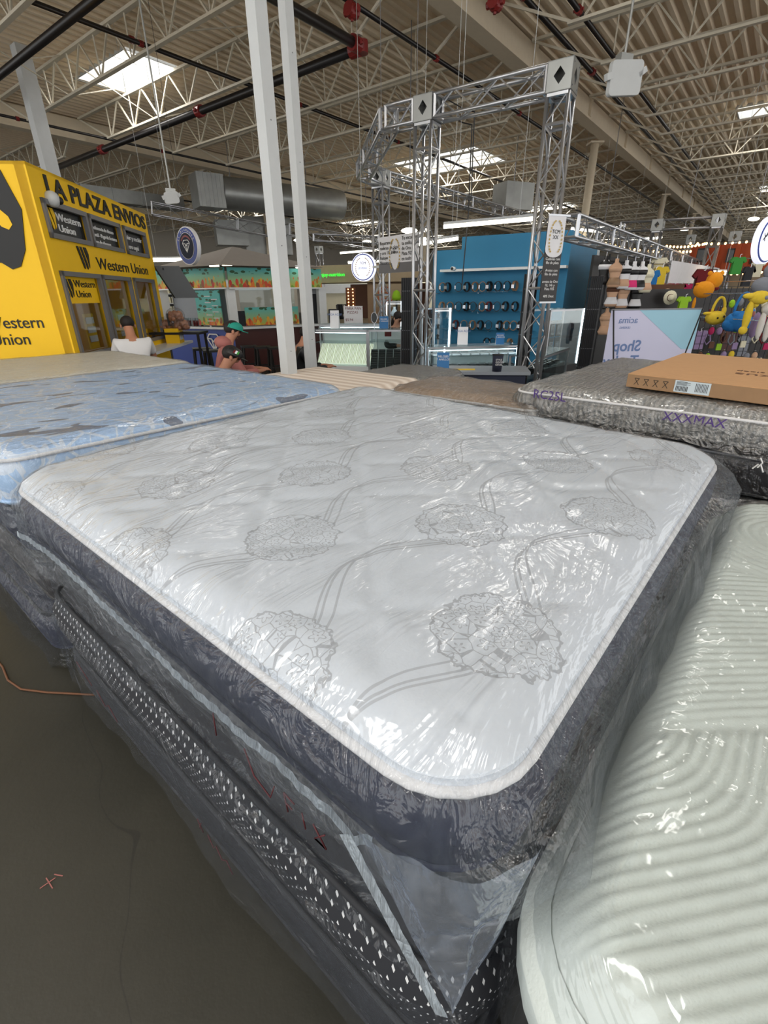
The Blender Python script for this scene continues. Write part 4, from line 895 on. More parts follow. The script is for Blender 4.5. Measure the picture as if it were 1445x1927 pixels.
# brown-grey wrapped mattress behind the back edge
B_ = Vector((.06, 4.22, 0)); 
q = Mattress('mattress', 'brownish grey plastic-wrapped mattress behind the far edge of the flower-patterned one', (B_ - dyv * 1.35).x, (B_ - dyv * 1.35).y, 49.6, .78, 1.35, .74, .975, 'tan', 'grey_quilt', r=.1, res=.05, puff=lambda X, Y: .02 * nz(X, Y, 2, 3)); q.bag('bag_grey', lambda sd, t: .2, res=.03, maxs=.24, wr=.012, seed=41, sideamp=.02)
q = Mattress('mattress', 'dark box spring under the brownish grey wrapped mattress', (B_ - dyv * 1.35).x, (B_ - dyv * 1.35).y, 49.6, .78, 1.35, .0, .74, 'charcoal', 'charcoal', r=.08, res=.2)
q = Mattress('mattress', 'low clear-wrapped grey mattress between the beige striped one and the display cases', -.02 + .35, 4.98 + .0, 49.6, .95, .9, .66, .9, 'grey_quilt', 'grey_quilt', r=.08, res=.05); q.bag('bag_grey', lambda sd, t: .2, res=.04, maxs=.24, wr=.01, seed=47, sideamp=.02)
q = Mattress('mattress', 'grey box spring under the low clear-wrapped grey mattress', -.02 + .35, 4.98, 49.6, .95, .9, 0, .66, 'charcoal', 'charcoal', r=.08, res=.2)
# grey mattress on the right and its pile
GZ = 1.09; g0 = atz(968, 722, GZ); g1 = atz(1445, 778, GZ); g2 = atz(1122, 667, GZ); gx = (g1 - g0); gx.z = 0; gx.normalize(); ga = math.degrees(math.atan2(gx.y, gx.x)); 
GL = 2.9; GW = 2.1
gx2 = Vector((gx.x, gx.y, 0)); gyv = Vector((-gx.y, gx.x, 0))
gq = Mattress('mattress', 'grey quilted mattress in shiny plastic marked in purple, right, under the cardboard box', g0.x, g0.y, ga, 2.05, GW, GZ - .2, GZ, 'grey_quilt', 'grey_quilt', r=.12, res=.04, puff=lambda X, Y: .01 * nz(X, Y, 0, 6), pillow=.05)
gq.bag('bag_grey', lambda sd, t: .19 + .03 * math.sin(9 * t), res=.025, maxs=.25, wr=.01, seed=51, sideamp=.02)
for k, (z0, z1, lab, mt) in enumerate(((GZ - .47, GZ - .2, 'black plastic-wrapped mattress directly under the grey quilted one on the right', 'leather_black'), (GZ - .72, GZ - .47, 'dark grey wrapped mattress third from the top in the right pile', 'charcoal'), (.1, GZ - .72, 'dark wrapped mattress lowest in the right pile', 'charcoal'))):
    q = Mattress('mattress', lab, g0.x, g0.y, ga, 2.05, GW, z0, z1, mt, mt, 'grey_frame', r=.1, res=.15); q.bag('bag_grey' if k else 'bag_side', lambda sd, t: .22, res=.1, maxs=.26, seed=60 + k, sideamp=.02)
b_ = thing('platform_base', 'dark platform under the grey mattress pile on the right', 'bed base', g0 * 1); MB().obox(Vector((g0.x, g0.y, 0)) + gx2 * .05 + gyv * .05, gx2 * 1.9, gyv * 2, UP * .1).build('platform', 'dark_base', b_)
def gpt(px, py, out=.05):
    r_ = ray(px, py); n_ = gyv; base_ = Vector((g0.x, g0.y, 0)) - gyv * out; t_ = (base_.dot(n_)) / r_.dot(n_); return Vector((0, 0, H)) + r_ * t_
mt_ = text_mb('RC25L', gpt(1002, 748), gx2, UP, .085, .002); mt_.build('marker_writing', 'purple_ink', gq.o)
mt_ = text_mb('XXXMAX', gpt(1245, 790), gx2, UP, .075, .002); mt_.build('marker_writing', 'purple_ink', gq.o)
m = MB(); c_ = gpt(1425, 880, .06); m.tube([c_ + gx2 * .0, c_ + gx2 * .015 + UP * .03, c_ + UP * .055], .004, 5); m.tube([c_ + gx2 * .01 + UP * .02, c_ + gx2 * .03 - UP * .02], .004, 5); m.tube([c_ + UP * .02, c_ - gx2 * .02 - UP * .01], .004, 5); tag(m.build('paint_mark', 'white_ink'), 'small white painted mark on the black wrapped mattress at the right edge', 'mark')
# cardboard box
bz = GZ + .02; c0 = atz(1178, 727, bz); c1 = atz(1445, 762, bz); ce = (c1 - c0); ce.z = 0; ce.normalize(); cn = Vector((-ce.y, ce.x, 0))
bxo = thing('cardboard_box', 'long flat brown cardboard box lying on the grey mattress', 'box', c0); th_ = .085; cw = 1.5; dp = 1.55
dirb = (atz(1287, 664, bz + th_) - (atz(1190, 700, bz + th_))); dirb.z = 0; Ld = dirb.length; dirb.normalize()
zt3 = bz + th_; P00 = Vector((c0.x, c0.y, 0)); 
m = MB(); sides = [P00, P00 + ce * cw, P00 + ce * cw + dirb * dp, P00 + dirb * dp]
m.prism([q_ + UP * bz for q_ in sides], UP * th_); m.build('carton', 'cardboard', bxo)
m = MB(); m.prism([P00 + UP * (bz + .003) - cn * .002, P00 + ce * cw + UP * (bz + .003) - cn * .002, P00 + ce * cw + UP * (zt3 - .004) - cn * .002, P00 + UP * (zt3 - .004) - cn * .002], -cn * .002); m.build('side_flap', 'cardboard_dark', bxo)
MB().obox(P00 + ce * .30 - cn * .005 + UP * (bz + .008), ce * .2, -cn * .001, UP * .07).build('shipping_label', 'label_white', bxo); m = MB()
for i in range(9): m.obox(P00 + ce * (.31 + i * .008) - cn * .0065 + UP * (bz + .015), ce * .004, -cn * .0006, UP * .03); m.obox(P00 + ce * (.42 + i * .008) - cn * .0065 + UP * (bz + .02), ce * .003, -cn * .0006, UP * .05)
for i in range(5): m.obox(P00 + ce * .31 - cn * .0065 + UP * (bz + .05 + i * .005), ce * (.06 + .02 * (i % 2)), -cn * .0006, UP * .002)
m.build('barcode', 'ink', bxo)
m = MB()
for i in range(4):
    x_ = .05 + i * .06; q_ = P00 + ce * x_ - cn * .005 + UP * (bz + .04)
    m.bar(q_ - UP * .02, q_ + ce * .03 + UP * .02, .003, .001, up=cn); m.bar(q_ + UP * .02, q_ + ce * .03 - UP * .02, .003, .001, up=cn); m.bar(q_ + UP * .02, q_ + ce * .03 + UP * .02, .003, .001, up=cn)
m.build('handling_mark', 'ink', bxo)
text_mb('FRAGILE  52 x 18\nhandle with care this side', P00 + ce * 1.15 - cn * .005 + UP * (bz + .05), -ce * -1, UP, .02, .0008).build('side_lettering', 'ink', bxo)
text_mb('plexus', P00 + ce * .95 + dirb * .55 + UP * (zt3 + .001), -ce, -dirb, .16, .001).build('top_lettering', 'brown', bxo)
text_mb('comfort sleep', P00 + ce * .98 + dirb * .68 + UP * (zt3 + .001), -ce, -dirb, .08, .001).build('top_small_lettering', 'brown', bxo)
# quilted white mattress, right foreground
QX, QY, QA = .16, .33, 49.6
qdx = Vector((.648, .7615, 0)); qdy = Vector((.7615, -.648, 0))
QLX, QLY = 2.0, 1.4
def puff_quilt(X, Y):
    # Y measured from the far (right) side in mattress frame; y2 = distance from the visible left edge
    y2 = QLY - Y
    if y2 > .75: return 0
    if X - .9 * y2 < .46:
        f1 = .242 - (X - 1.15 * y2); f2 = (y2 - .165) / .64; k = 30.0; m_ = max(f1, f2); s_ = m_ + math.log(math.exp(k * (f1 - m_)) + math.exp(k * (f2 - m_))) / k; P_ = .034; A_ = .011
    elif X < 1.35: s_ = X - (1.1 - .5 * (X - .5)) * y2; P_ = .034; A_ = .006
    else: s_ = math.hypot(X - 1.72, y2 - .26); P_ = .032; A_ = .006
    f = abs(math.sin(PI * s_ / P_)); A_ *= min(1, abs(X - .9 * y2 - .46) / .035) * min(1, abs(X - 1.35) / .04); return A_ * f ** .6 + .0012 * nz(X, Y, 0, 45)
OQ = Vector((QX, QY, 0)) + qdy * QLY
quilt = Mattress('mattress', 'white ribbed quilted mattress in clear plastic in the right foreground', OQ.x, OQ.y, QA, QLX + .1, QLY, .64, .88, 'white_quilt', 'white_quilt', None, r=.16, res=.0052, puff=puff_quilt, pillow=.07, bulge=.03)
quilt.bag('bag_quilt', lambda sd, t: .25, res=.025, maxs=.26, wr=.010, seed=71, sideamp=.012, hmat='bag_quilt', drape=.008)
q = Mattress('mattress', 'dark mattress under the white ribbed quilted one on the right', OQ.x, OQ.y, QA, 2.03, QLY - .05, .36, .64, 'leather_black', 'leather_black', r=.12, res=.15); q.bag('bag_dark', lambda sd, t: .22, res=.1, maxs=.26, seed=77, sideamp=.015)
q = Mattress('mattress', 'dark box spring at floor level under the white ribbed mattress', OQ.x, OQ.y, QA, 2.0, QLY - .08, .0, .36, 'leather_black', 'leather_black', r=.1, res=.2)
# loose orange cord on the floor
fp = [atz(*p_, .006) for p_ in ((-30, 1215), (5, 1255), (15, 1280), (40, 1297), (90, 1303), (150, 1306), (185, 1308))]
m = MB(); m.tube(fp, .005, 6); tag(m.build('power_cord', 'cord_orange', smooth=True), 'thin orange brown cord lying on the concrete floor at left', 'cord')
m = MB(); c_ = atz(75, 1672, .002)
for a_, b_ in (((0, 0), (.03, .03)), ((.0, .03), (.04, .0)), ((.02, .04), (.05, .035))): m.bar(c_ + Vector((a_[0], a_[1], 0)), c_ + Vector((b_[0], b_[1], 0)), .003, .001)
tag(m.build('chalk_mark', 'pink_cloth'), 'small pink chalk scrawl on the floor at lower left', 'mark')

# ---------------------------------------------------------------- people
def skinmesh(name, verts, edges, radii, mat, parent, sub=2, root=0):
    me = bpy.data.meshes.new(name); me.from_pydata([tuple(v) for v in verts], edges, []); o = bpy.data.objects.new(name, me); C.objects.link(o); me.materials.append(MAT[mat])
    o.parent = parent; sk = o.modifiers.new('skin', 'SKIN'); sk.use_smooth_shade = True; sv = me.skin_vertices[0].data
    for i, r in enumerate(radii): sv[i].radius = (r, r) if not isinstance(r, tuple) else r; sv[i].use_root = (i == root)
    s_ = o.modifiers.new('sub', 'SUBSURF'); s_.levels = sub; s_.render_levels = sub; INV[o.name] = INV[parent.name]; return o
def person(label, loc, yaw, J, shirt, pants, hairmat, cap=None, hood=None, skin='skin', brim=1, sleeves=True, longhair=False):
    """J: joint table in local metres, facing +y"""
    o = thing('person', label, 'person', loc, yaw); INV[o.name] = Matrix.Identity(4); V, E, R_ = [], [], []
    def add(p, r, par=None): V.append(Vector(p)); R_.append(r); (E.append((par, len(V) - 1)) if par is not None else None); return len(V) - 1
    pel = add(J['pelvis'], .12); sp_ = add(J['spine'], .115, pel); ch = add(J['chest'], (.16, .12), sp_); nk = add(J['neck'], .055, ch); hd = Vector(J['head']); up = (hd - Vector(J['neck'])).normalized()
    h0 = add(hd - up * .07, .062, nk); h1 = add(hd + up * .0, .078, h0); h2 = add(hd + up * .07, .07, h1); fw = Vector(J.get('face', (0, 1, 0))).normalized(); sd = fw.cross(up).normalized()
    add(hd + fw * .098 - up * .015, .012, h1)
    for sg, sh, el, wr_, hip, kn_, an in ((-1, 'shL', 'elL', 'wrL', 'hipL', 'knL', 'anL'), (1, 'shR', 'elR', 'wrR', 'hipR', 'knR', 'anR')):
        a = add(J[sh], .058, ch); b = add(J[el], .043, a); c = add(J[wr_], .028, b); wdir = (Vector(J[wr_]) - Vector(J[el])).normalized(); pc = add(Vector(J[wr_]) + wdir * .05, (.034, .016), c); px_ = wdir.cross(UP).normalized() if abs(wdir.z) < .95 else Vector((1, 0, 0))
        for k in range(4):
            f0 = add(Vector(J[wr_]) + wdir * .09 + px_ * (k - 1.5) * .02, .0095, pc); f1 = add(V[f0] + wdir * .035 - UP * .008, .0085, f0); add(V[f1] + wdir * (.025 - .004 * abs(k - 1.5)) - UP * .018, .0075, f1)
        t0 = add(Vector(J[wr_]) + wdir * .05 + px_ * .045 * -sg, .011, pc); add(V[t0] + wdir * .035 + px_ * .012 * -sg, .009, t0)
        a = add(J[hip], .085, pel); b = add(J[kn_], .058, a); c = add(J[an], .04, b); add(Vector(J[an]) + Vector((0, .14, -.05)), .032, c)
    body = skinmesh('body', V, E, R_, skin, o)
    m = MB()
    for sg in (-1, 1): m.ball(hd + fw * .083 + sd * sg * .032 + up * .015, .011, n=8, m=6)
    m.build('eye', 'hair', o); m = MB(); m.bar(hd + fw * .078 - up * .06 - sd * .02, hd + fw * .078 - up * .06 + sd * .02, .008, .006); m.build('mouth', 'pink_cloth', o)
    m = MB()
    for sg in (-1, 1): m.ball(hd + sd * sg * .085 - up * .005, .022, .5, .8, 1.2, n=8, m=6)
    m.build('ear', skin, o, smooth=True)
    rt = Matrix(((sd.x, fw.x, up.x), (sd.y, fw.y, up.y), (sd.z, fw.z, up.z)))
    m = MB(); m.ball(hd + up * .04 - fw * .022, .094, .93, 1.0, .92, 14, 10, rot=rt); 
    if longhair: m.ball(hd - fw * .05 - up * .08, .09, 1, .6, 1.5, 12, 8, rot=rt)
    m.build('hair', hairmat, o, smooth=True)
    if cap:
        m = MB(); n_ = 16; 
        for i in range(6):
            th = PI / 2 * i / 5
            for k in range(n_): ph = 2 * PI * k / n_; m.v.append(hd + up * .035 + rt @ Vector((.1 * math.cos(th) * math.cos(ph), .108 * math.cos(th) * math.sin(ph), .085 * math.sin(th) ** .8)))
        for i in range(5):
            for k in range(n_): m.f.append((i * n_ + k, i * n_ + (k + 1) % n_, (i + 1) * n_ + (k + 1) % n_, (i + 1) * n_ + k))
        c_ = m.build('cap', cap, o, smooth=True)
        m = MB(); pts = [hd + up * .04 + rt @ Vector((.095 * math.cos(a), (.09 + .085 * math.sin(a)), 0)) for a in [PI * k / 10 for k in range(11)]]; m.prism(pts, -up * .008); m.build('cap_brim', cap, o)
    if shirt:
        V2, E2, R2 = [], [], []
        def a2(p, r, par=None): V2.append(Vector(p)); R2.append(r); (E2.append((par, len(V2) - 1)) if par is not None else None); return len(V2) - 1
        p0 = a2(J['pelvis'], .145); p1 = a2(J['spine'], .15, p0); p2 = a2(J['chest'], (.19, .15), p1); a2(Vector(J['chest']).lerp(Vector(J['neck']), .7), .085, p2)
        for sh, el, wr_ in (('shL', 'elL', 'wrL'), ('shR', 'elR', 'wrR')):
            q0 = a2(J[sh], .082, p2); q1 = a2(Vector(J[sh]).lerp(Vector(J[el]), .6 if not sleeves else 1), .066, q0)
            if sleeves: a2(Vector(J[el]).lerp(Vector(J[wr_]), .9), .045, q1)
        skinmesh('shirt', V2, E2, R2, shirt, o)
    if hood: m = MB(); m.ball(Vector(J['neck']) - fw * .05 + up * .0, .115, 1.15, .9, .7, 14, 8, rot=rt); m.build('hood', hood, o, smooth=True)
    if pants:
        V3, E3, R3 = [], [], []
        def a3(p, r, par=None): V3.append(Vector(p)); R3.append(r); (E3.append((par, len(V3) - 1)) if par is not None else None); return len(V3) - 1
        p0 = a3(J['pelvis'], .14)
        for hp, kn_, an in (('hipL', 'knL', 'anL'), ('hipR', 'knR', 'anR')): b = a3(J[hp], .1, p0); c = a3(J[kn_], .075, b); a3(Vector(J[kn_]).lerp(Vector(J[an]), .92), .055, c)
        skinmesh('trousers', V3, E3, R3, pants, o)
    m = MB()
    for an in ('anL', 'anR'): m.ball(Vector(J[an]) + Vector((0, .06, -.045)), .055, .8, 2.3, .7, 10, 6)
    m.build('shoe', 'black', o, smooth=True)
    return o, hd, fw, up, sd
def seated(lean=.15, headf=(0, 1, -.2), seat=.5, sc=1.0, tilt=.1, arms='table'):
    p = seat + .05; J = dict(pelvis=(0, 0, p), spine=(0, lean * .5, p + .22), chest=(0, lean, p + .46), neck=(0, lean + tilt * .3, p + .60), head=(0, lean + tilt + .02, p + .74), face=headf,
        shL=(-.19, lean, p + .535), shR=(.19, lean, p + .535), elL=(-.25, lean + .14, p + .26), elR=(.25, lean + .14, p + .26), wrL=(-.12, lean + .36, p + .28), wrR=(.12, lean + .36, p + .28),
        hipL=(-.1, .02, p - .02), hipR=(.1, .02, p - .02), knL=(-.13, .45, p), knR=(.13, .45, p), anL=(-.13, .48, .08), anR=(.13, .48, .08)); return J
def standing(lean=.05, headf=(0, 1, -.1), h=1.0):
    J = dict(pelvis=(0, 0, .95), spine=(0, lean * .5, 1.15), chest=(0, lean, 1.33), neck=(0, lean * 1.2, 1.5), head=(0, lean * 1.5 + .02, 1.63), face=headf, shL=(-.19, lean, 1.42), shR=(.19, lean, 1.42), elL=(-.25, lean + .02, 1.14), elR=(.25, lean + .02, 1.14), wrL=(-.2, lean + .22, 1.05), wrR=(.2, lean + .22, 1.05), hipL=(-.1, 0, .9), hipR=(.1, 0, .9), knL=(-.11, .02, .5), knR=(.11, .02, .5), anL=(-.11, 0, .08), anR=(.11, 0, .08)); return J
def stool(loc, yaw, h, label, mat='black', group=None):
    o = thing('stool', label, 'stool', loc, yaw, group); M_ = INV[o.name].inverted(); L = lambda x, y, z: M_ @ Vector((x, y, z))
    m = MB(); m.prism([L(-.18, -.18, h - .04), L(.18, -.18, h - .04), L(.18, .18, h - .04), L(-.18, .18, h - .04)], UP * .04); m.build('seat', mat, o)
    for a, b in ((-1, -1), (1, -1), (1, 1), (-1, 1)): MB().bar(L(a * .15, b * .15, h - .04), L(a * .19, b * .19, 0), .035).build('leg', mat, o)
    m = MB(); 
    for a, b, c, d in ((-1, -1, 1, -1), (1, -1, 1, 1), (1, 1, -1, 1), (-1, 1, -1, -1)): m.bar(L(a * .175, b * .175, h * .35), L(c * .175, d * .175, h * .35), .025)
    m.build('stretcher', mat, o); return o
# man in white at the kiosk counter
hp = at(240, 610, 6.9); J = seated(.22, (0, 1, -.7), hp.z - .05 - .74 - .02, tilt=.14); yw = .55
hl_ = Vector(J['head']); off = Matrix.Rotation(yw, 3, 'Z') @ Vector((hl_.x, hl_.y, 0)); loc_ = Vector((hp.x - off.x, hp.y - off.y, 0)); sh_ = hp.z - .81
person('person in a white T-shirt, head bowed, back turned, at the yellow kiosk counter', loc_, yw, J, 'white_cloth', 'denim', 'hair', sleeves=False)
stool(loc_, yw, J['pelvis'][2] - .14, 'stool under the person in the white T-shirt')
hp = at(437, 620, 6.1); yw = -1.2; J = seated(.1, (0, 1, -.35), hp.z - .81, tilt=.08); hl_ = Vector(J['head']); off = Matrix.Rotation(yw, 3, 'Z') @ Vector((hl_.x, hl_.y, 0)); loc_ = Vector((hp.x - off.x, hp.y - off.y, 0))
o, hd, fw, up, sd = person('person in a dusty pink hooded top and teal cap before the juice stand', loc_, yw, J, 'pink_cloth', 'denim', 'hair', cap='teal_cap', hood='pink_cloth'); stool(loc_, yw, J['pelvis'][2] - .14, 'stool under the person in the teal cap')
m = MB(); c_ = hd + up * .075 + sd * .0 ; 
for sg in (-1, 1): m.ball(hd + up * .08 + sd * sg * .088 , .02, n=8, m=5)
m.build('cap_badge', 'white_ink', o) if False else None
hp = at(434, 668, 5.5); yw = -1.25; J = seated(.2, (0, 1, -.55), hp.z - .81, tilt=.12); hl_ = Vector(J['head']); off = Matrix.Rotation(yw, 3, 'Z') @ Vector((hl_.x, hl_.y, 0)); loc_ = Vector((hp.x - off.x, hp.y - off.y, 0))
pp, hd, fw, up, sd = person('person in black cap with flag badge and dark plaid shirt, low beside the blue mattress', loc_, yw, J, 'plaid', 'denim', 'hair', cap='black')
for k, mt in enumerate(('green', 'paper', 'dark_red')):
    MB().obox(hd + up * .06 + sd * .098 + fw * (.045 - k * .02), -fw * .02, sd * .006, up * .035).build('flag_badge', mt, pp)
stool(loc_, yw, max(.15, J['pelvis'][2] - .14), 'low seat under the person in the black cap')
hp = at(749, 597, 9.6); J = seated(.12, (-.1, 1, -.5), hp.z - .81, tilt=.1); yw = PI + .5; hl_ = Vector(J['head']); off = Matrix.Rotation(yw, 3, 'Z') @ Vector((hl_.x, hl_.y, 0)); loc_ = Vector((hp.x - off.x, hp.y - off.y, 0))
person('person with long dark hair in black, looking down behind the jewellery counter', loc_, yw, J, 'black', 'black', 'hair', skin='skin_light', longhair=True); stool(loc_, yw, J['pelvis'][2] - .14, 'stool behind the jewellery counter')
hp = at(582, 640, 7.3); J = seated(.1, (0, 1, -.2), .40, tilt=.08); loc_ = Vector((hp.x - .24, hp.y - .06, 0)); 
person('person in black clothes seated low, almost hidden behind the narrower white post', loc_ + Vector((.02, 0, 0)), -1.2, J, 'black', 'black', 'hair', cap='black'); stool(loc_ + Vector((.02, 0, 0)), -1.2, .33, 'low stool under the person behind the white post')

# ---------------------------------------------------------------- juice stand
JC = at(437, 600, 12.5); JC.z = 0; JL = at(313, 600, 13.6); JL.z = 0; JR = at(606, 600, 13.8); JR.z = 0
js = thing('juice_stand', 'juice and snack stand with teal fruit-print fascia, white posts and maroon counter', 'stall', JC)
jl = (JL - JC); LL = jl.length; jl.normalize(); jr = (JR - JC); LR = jr.length; jr.normalize(); nl = Vector((jl.y, -jl.x, 0)); nl = nl if nl.y < 0 else -nl; nr = Vector((-jr.y, jr.x, 0)); nr = nr if nr.y < 0 else -nr
jzc = at(437, 617, 12.5).z; jzb = at(437, 541, 12.5).z; jzt = at(437, 503, 12.5).z
for d_, L_, n_, mt in ((jl, LL, nl, 'royal_blue'), (jr, LR, nr, 'maroon')):
    MB().obox(JC + n_ * -.35, d_ * L_, n_ * .35, UP * (jzc - .04)).build('counter_front', mt, js); MB().obox(JC + n_ * -.4 + UP * (jzc - .04), d_ * L_, n_ * .48, UP * .05).build('counter_top', 'white_lacquer', js)
    if d_ is jl: fruit('fruit_print', jzb, jzt - jzb); fruit('drinks_print', jzc + .04, (jzb - jzc) * .5)
    f = MB().obox(JC + UP * jzb + n_ * .05, d_ * L_, n_ * .05, UP * (jzt - jzb)).build('fascia', 'fruit_print', js)
    me = f.data; 
    MB().obox(JC + UP * (jzb - .03) + n_ * .04, d_ * L_, n_ * .08, UP * .03).build('fascia_rail', 'white_lacquer', js)
for c_, mat_ in ((JC, 0), (JL, 0), (JR, 0)): MB().cbox(c_ + Vector((0, .1, (jzb + jzc) / 2)), .2, .2, jzb - jzc + .04, .5).build('post', 'white_lacquer', js)
for f in (.32, ): MB().cbox(JC + jl * LL * f + UP * (jzb + jzc) / 2, .05, .05, jzb - jzc).build('post', 'white_lacquer', js)
q = JC + jl * .28; MB().obox(q + nl * .02 + UP * (jzc + .05), jl * LL * .35, nl * .03, UP * (jzb - jzc - .1)).build('menu_board', 'drinks_print', js)
m = MB()
for i in range(9): m.obox(q + nl * .056 + UP * (jzc + .14 + i * .07) + jl * (.08 if i % 2 else .3), jl * .2, nl * .004, UP * .02)
m.build('menu_lettering', 'paper', js)
MB().obox(JC + nr * .02 + UP * (jzc + .04) + jr * .32, jr * (LR * .58), nr * .03, UP * (jzb - jzc) * .46).build('drinks_panel', 'drinks_print', js); MB().obox(JC - nr * .2 + UP * (jzc + .3) + jr * .3, jr * (LR * .6), nr * .01, UP * (jzb - jzc - .3)).build('back_screen', 'clear_glass', js)
MB().obox(JC + jl * .3 - nl * .25 + UP * (jzc), jl * (LL - .4), nl * .02, UP * (jzb - jzc)).build('rear_shelf', 'grey_metal_panel', js)
diamond(js, JC + jl * LL * .62 + UP * (jzt + jzb) / 2 + nl * .11 + UP * .05, -jl, nl, .3, mat='royal_blue', th=.03); text_mb('EL DIAMANTE', JC + jl * LL * .62 + UP * (jzb + .03) + nl * .115, -jl, UP, .14, .004, 'CENTER').build('fascia_lettering', 'dark_red', js)
diamond(js, JC + jl * LL * .3 + UP * (jzc - .35) + nl * .012, -jl, nl, .42, mat='white_ink', th=.03)
m = MB(); apex = JC + (jl * LL + jr * LR) * .35 + UP * (jzt + .5); cs_ = [JC + n_ for n_ in (nl * .3 + nr * .3,)] ; corners = [JL + nl * .3, JC + (nl + nr) * .3, JR + nr * .3, JR + jl * LL, ]
for a, b in zip(corners, corners[1:] + corners[:1]):
    a_, b_ = a + UP * (jzt + .02), b + UP * (jzt + .02); 
    for i in range(4): m.quad(a_.lerp(b_, i / 4), a_.lerp(b_, (i + 1) / 4), a_.lerp(b_, (i + 1) / 4).lerp(apex, .98) , a_.lerp(b_, i / 4).lerp(apex, .98))
tag(m.build('market_umbrella', 'tent_grey'), 'wide grey canvas canopy over the juice stand', 'canopy')
for k, (px, py) in enumerate(((403, 500), (427, 498), (565, 503))):
    p = at(px, py, 13.2); o = thing('spot_lamp', 'small white lamp under the juice stand canopy, %s' % ['left one', 'one at the stand corner', 'right one'][k], 'lamp', p); MB().cbox(p, .22, .08, .04).build('lit_face', 'tube_white', o); MB().cbox(p + UP * .03, .24, .1, .03).build('housing', 'white_lacquer', o)
# things on the stand
cup = proto('drink_cup', 'tall clear drink cup with red contents on the juice stand counter', 'cup', 'drink cups on the juice stand'); MB().lathe((0, 0, 0), [(.035, 0), (.05, .2)], 12).build('cup_body', 'clear_glass', cup, smooth=True); MB().lathe((0, 0, .01), [(.03, 0), (.042, .13)], 12).build('drink', 'dark_red', cup, smooth=True)
first = True
for i in range(9):
    p = JC + jl * (LL * .45 + i * .13) + nl * (.0 + .04 * (i % 2)) + UP * (jzc + .012)
    if first: cup.location = p; first = False
    else: dup(cup, p)
bag = proto('snack_bag', 'clear bag of brown snacks piled at the left end of the juice stand', 'bag', 'bags of brown snacks'); m = MB(); 
for i in range(60):
    a = random.random() * 6.28; m.ball((.12 * random.random() ** .5 * math.cos(a), .1 * random.random() ** .5 * math.sin(a), .06 + .12 * random.random()), .04, n=6, m=4)
m.build('snacks', 'bread', bag, kind='stuff', smooth=True); MB().ball((0, 0, .13), .17, 1.05, .9, .85, 12, 8).build('bag_film', 'bag_side', bag, smooth=True)
tb = at(340, 640, 9.8); tbl = thing('side_table', 'dark side table carrying the bags of snacks, left of the juice stand', 'table', (tb.x, tb.y, 0)); zt4 = at(340, 624, 9.8).z; MB().cbox((tb.x, tb.y, zt4 - .02), .95, .5, .04).build('table_top', 'black', tbl)
for a, b in ((-1, -1), (1, -1), (1, 1), (-1, 1)): MB().bar((tb.x + a * .42, tb.y + b * .2, 0), (tb.x + a * .42, tb.y + b * .2, zt4 - .04), .04).build('leg', 'black', tbl)
for i, (dx, dz) in enumerate(((-.22, 0), (0.08, 0), (.02, .16))):
    if i == 0: bag.location = (tb.x + dx, tb.y, zt4)
    else: dup(bag, (tb.x + dx, tb.y - .05 * i, zt4 + dz))
for k, (px, py, Y) in enumerate(((378, 648, 10.6), (398, 652, 10.2), (495, 660, 11.5), (520, 660, 11.3), (470, 660, 11.7))):
    p = at(px, py, Y); stool((p.x, p.y, 0), .4, .72 if k < 2 else .66, 'black square bar stool at the %s counter of the juice stand' % ('blue' if k < 2 else 'maroon'), group='black bar stools')
tv = thing('monitor', 'dark tilted monitor on the right end of the yellow kiosk', 'monitor', at(307, 525, 10)); a_ = at(300, 506, 10.0); ex_ = Vector((.75, .2, 0)); MB().obox(a_ - UP * .5 + ex_ * .25, ex_ * .55, Vector((-.05, .05, 0)), UP * .55 - ex_ * .35).build('screen', 'screen_dark', tv); MB().bar(a_ + ex_ * .1, a_ + Vector((-.3, .3, 0)), .04).build('arm', 'black', tv)
sh = at(312, 575, 14.5); sf = thing('display_rack', 'white rack of small packets between the yellow kiosk and the juice stand', 'rack', (sh.x, sh.y, 0)); MB().cbox((sh.x, sh.y + .2, 1.0), 1.3, .04, 2.0).build('back_panel', 'black', sf)
m = MB(); m2 = MB()
for r_ in range(7):
    m.cbox((sh.x, sh.y, .35 + r_ * .24), 1.3, .3, .02)
    for c_ in range(12): m2.cbox((sh.x - .58 + c_ * .105, sh.y - .05, .44 + r_ * .24), .07, .05, .15)
m.build('shelf', 'white_lacquer', sf); m2.build('packets', 'cream', sf, kind='stuff')

# ---------------------------------------------------------------- blue belt wall and display cases
WC = at(1056, 600, 10.9); WC.z = 0; WL_ = at(862, 600, 12.0); WL_.z = 0; WR = at(1110, 600, 14.0); WR = Vector((at(1123, 480, 14.0).x, 14.0, 0)); WLL = at(812, 600, 12.3); WLL.z = 0
hW = at(862, 446, 12.0).z; hW2 = at(840, 471, 12.2).z
o = thing('partition_wall', 'tall blue partition wall with belt shelves behind the display cases', 'partition', WC)
d1 = (WL_ - WC); L1 = d1.length; d1.normalize(); n1_ = Vector((-d1.y, d1.x, 0)); n1_ = n1_ if n1_.y < 0 else -n1_; d2_ = (WR - WC); L2 = d2_.length; d2_.normalize(); n2_ = Vector((-d2_.y, d2_.x, 0)); n2_ = n2_ if n2_.y < 0 else -n2_
MB().obox(WC, d1 * L1, -n1_ * .1, UP * hW).build('panel', 'blue_wall', o); MB().obox(WC, d2_ * L2, -n2_ * .1, UP * hW).build('panel', 'blue_wall', o); MB().obox(WL_, (WLL - WL_), -n1_ * .1, UP * hW2).build('panel', 'blue_wall', o)
MB().obox(WR, -d2_ * .03, n2_ * .06, UP * hW).build('end_trim', 'white_lacquer', o)
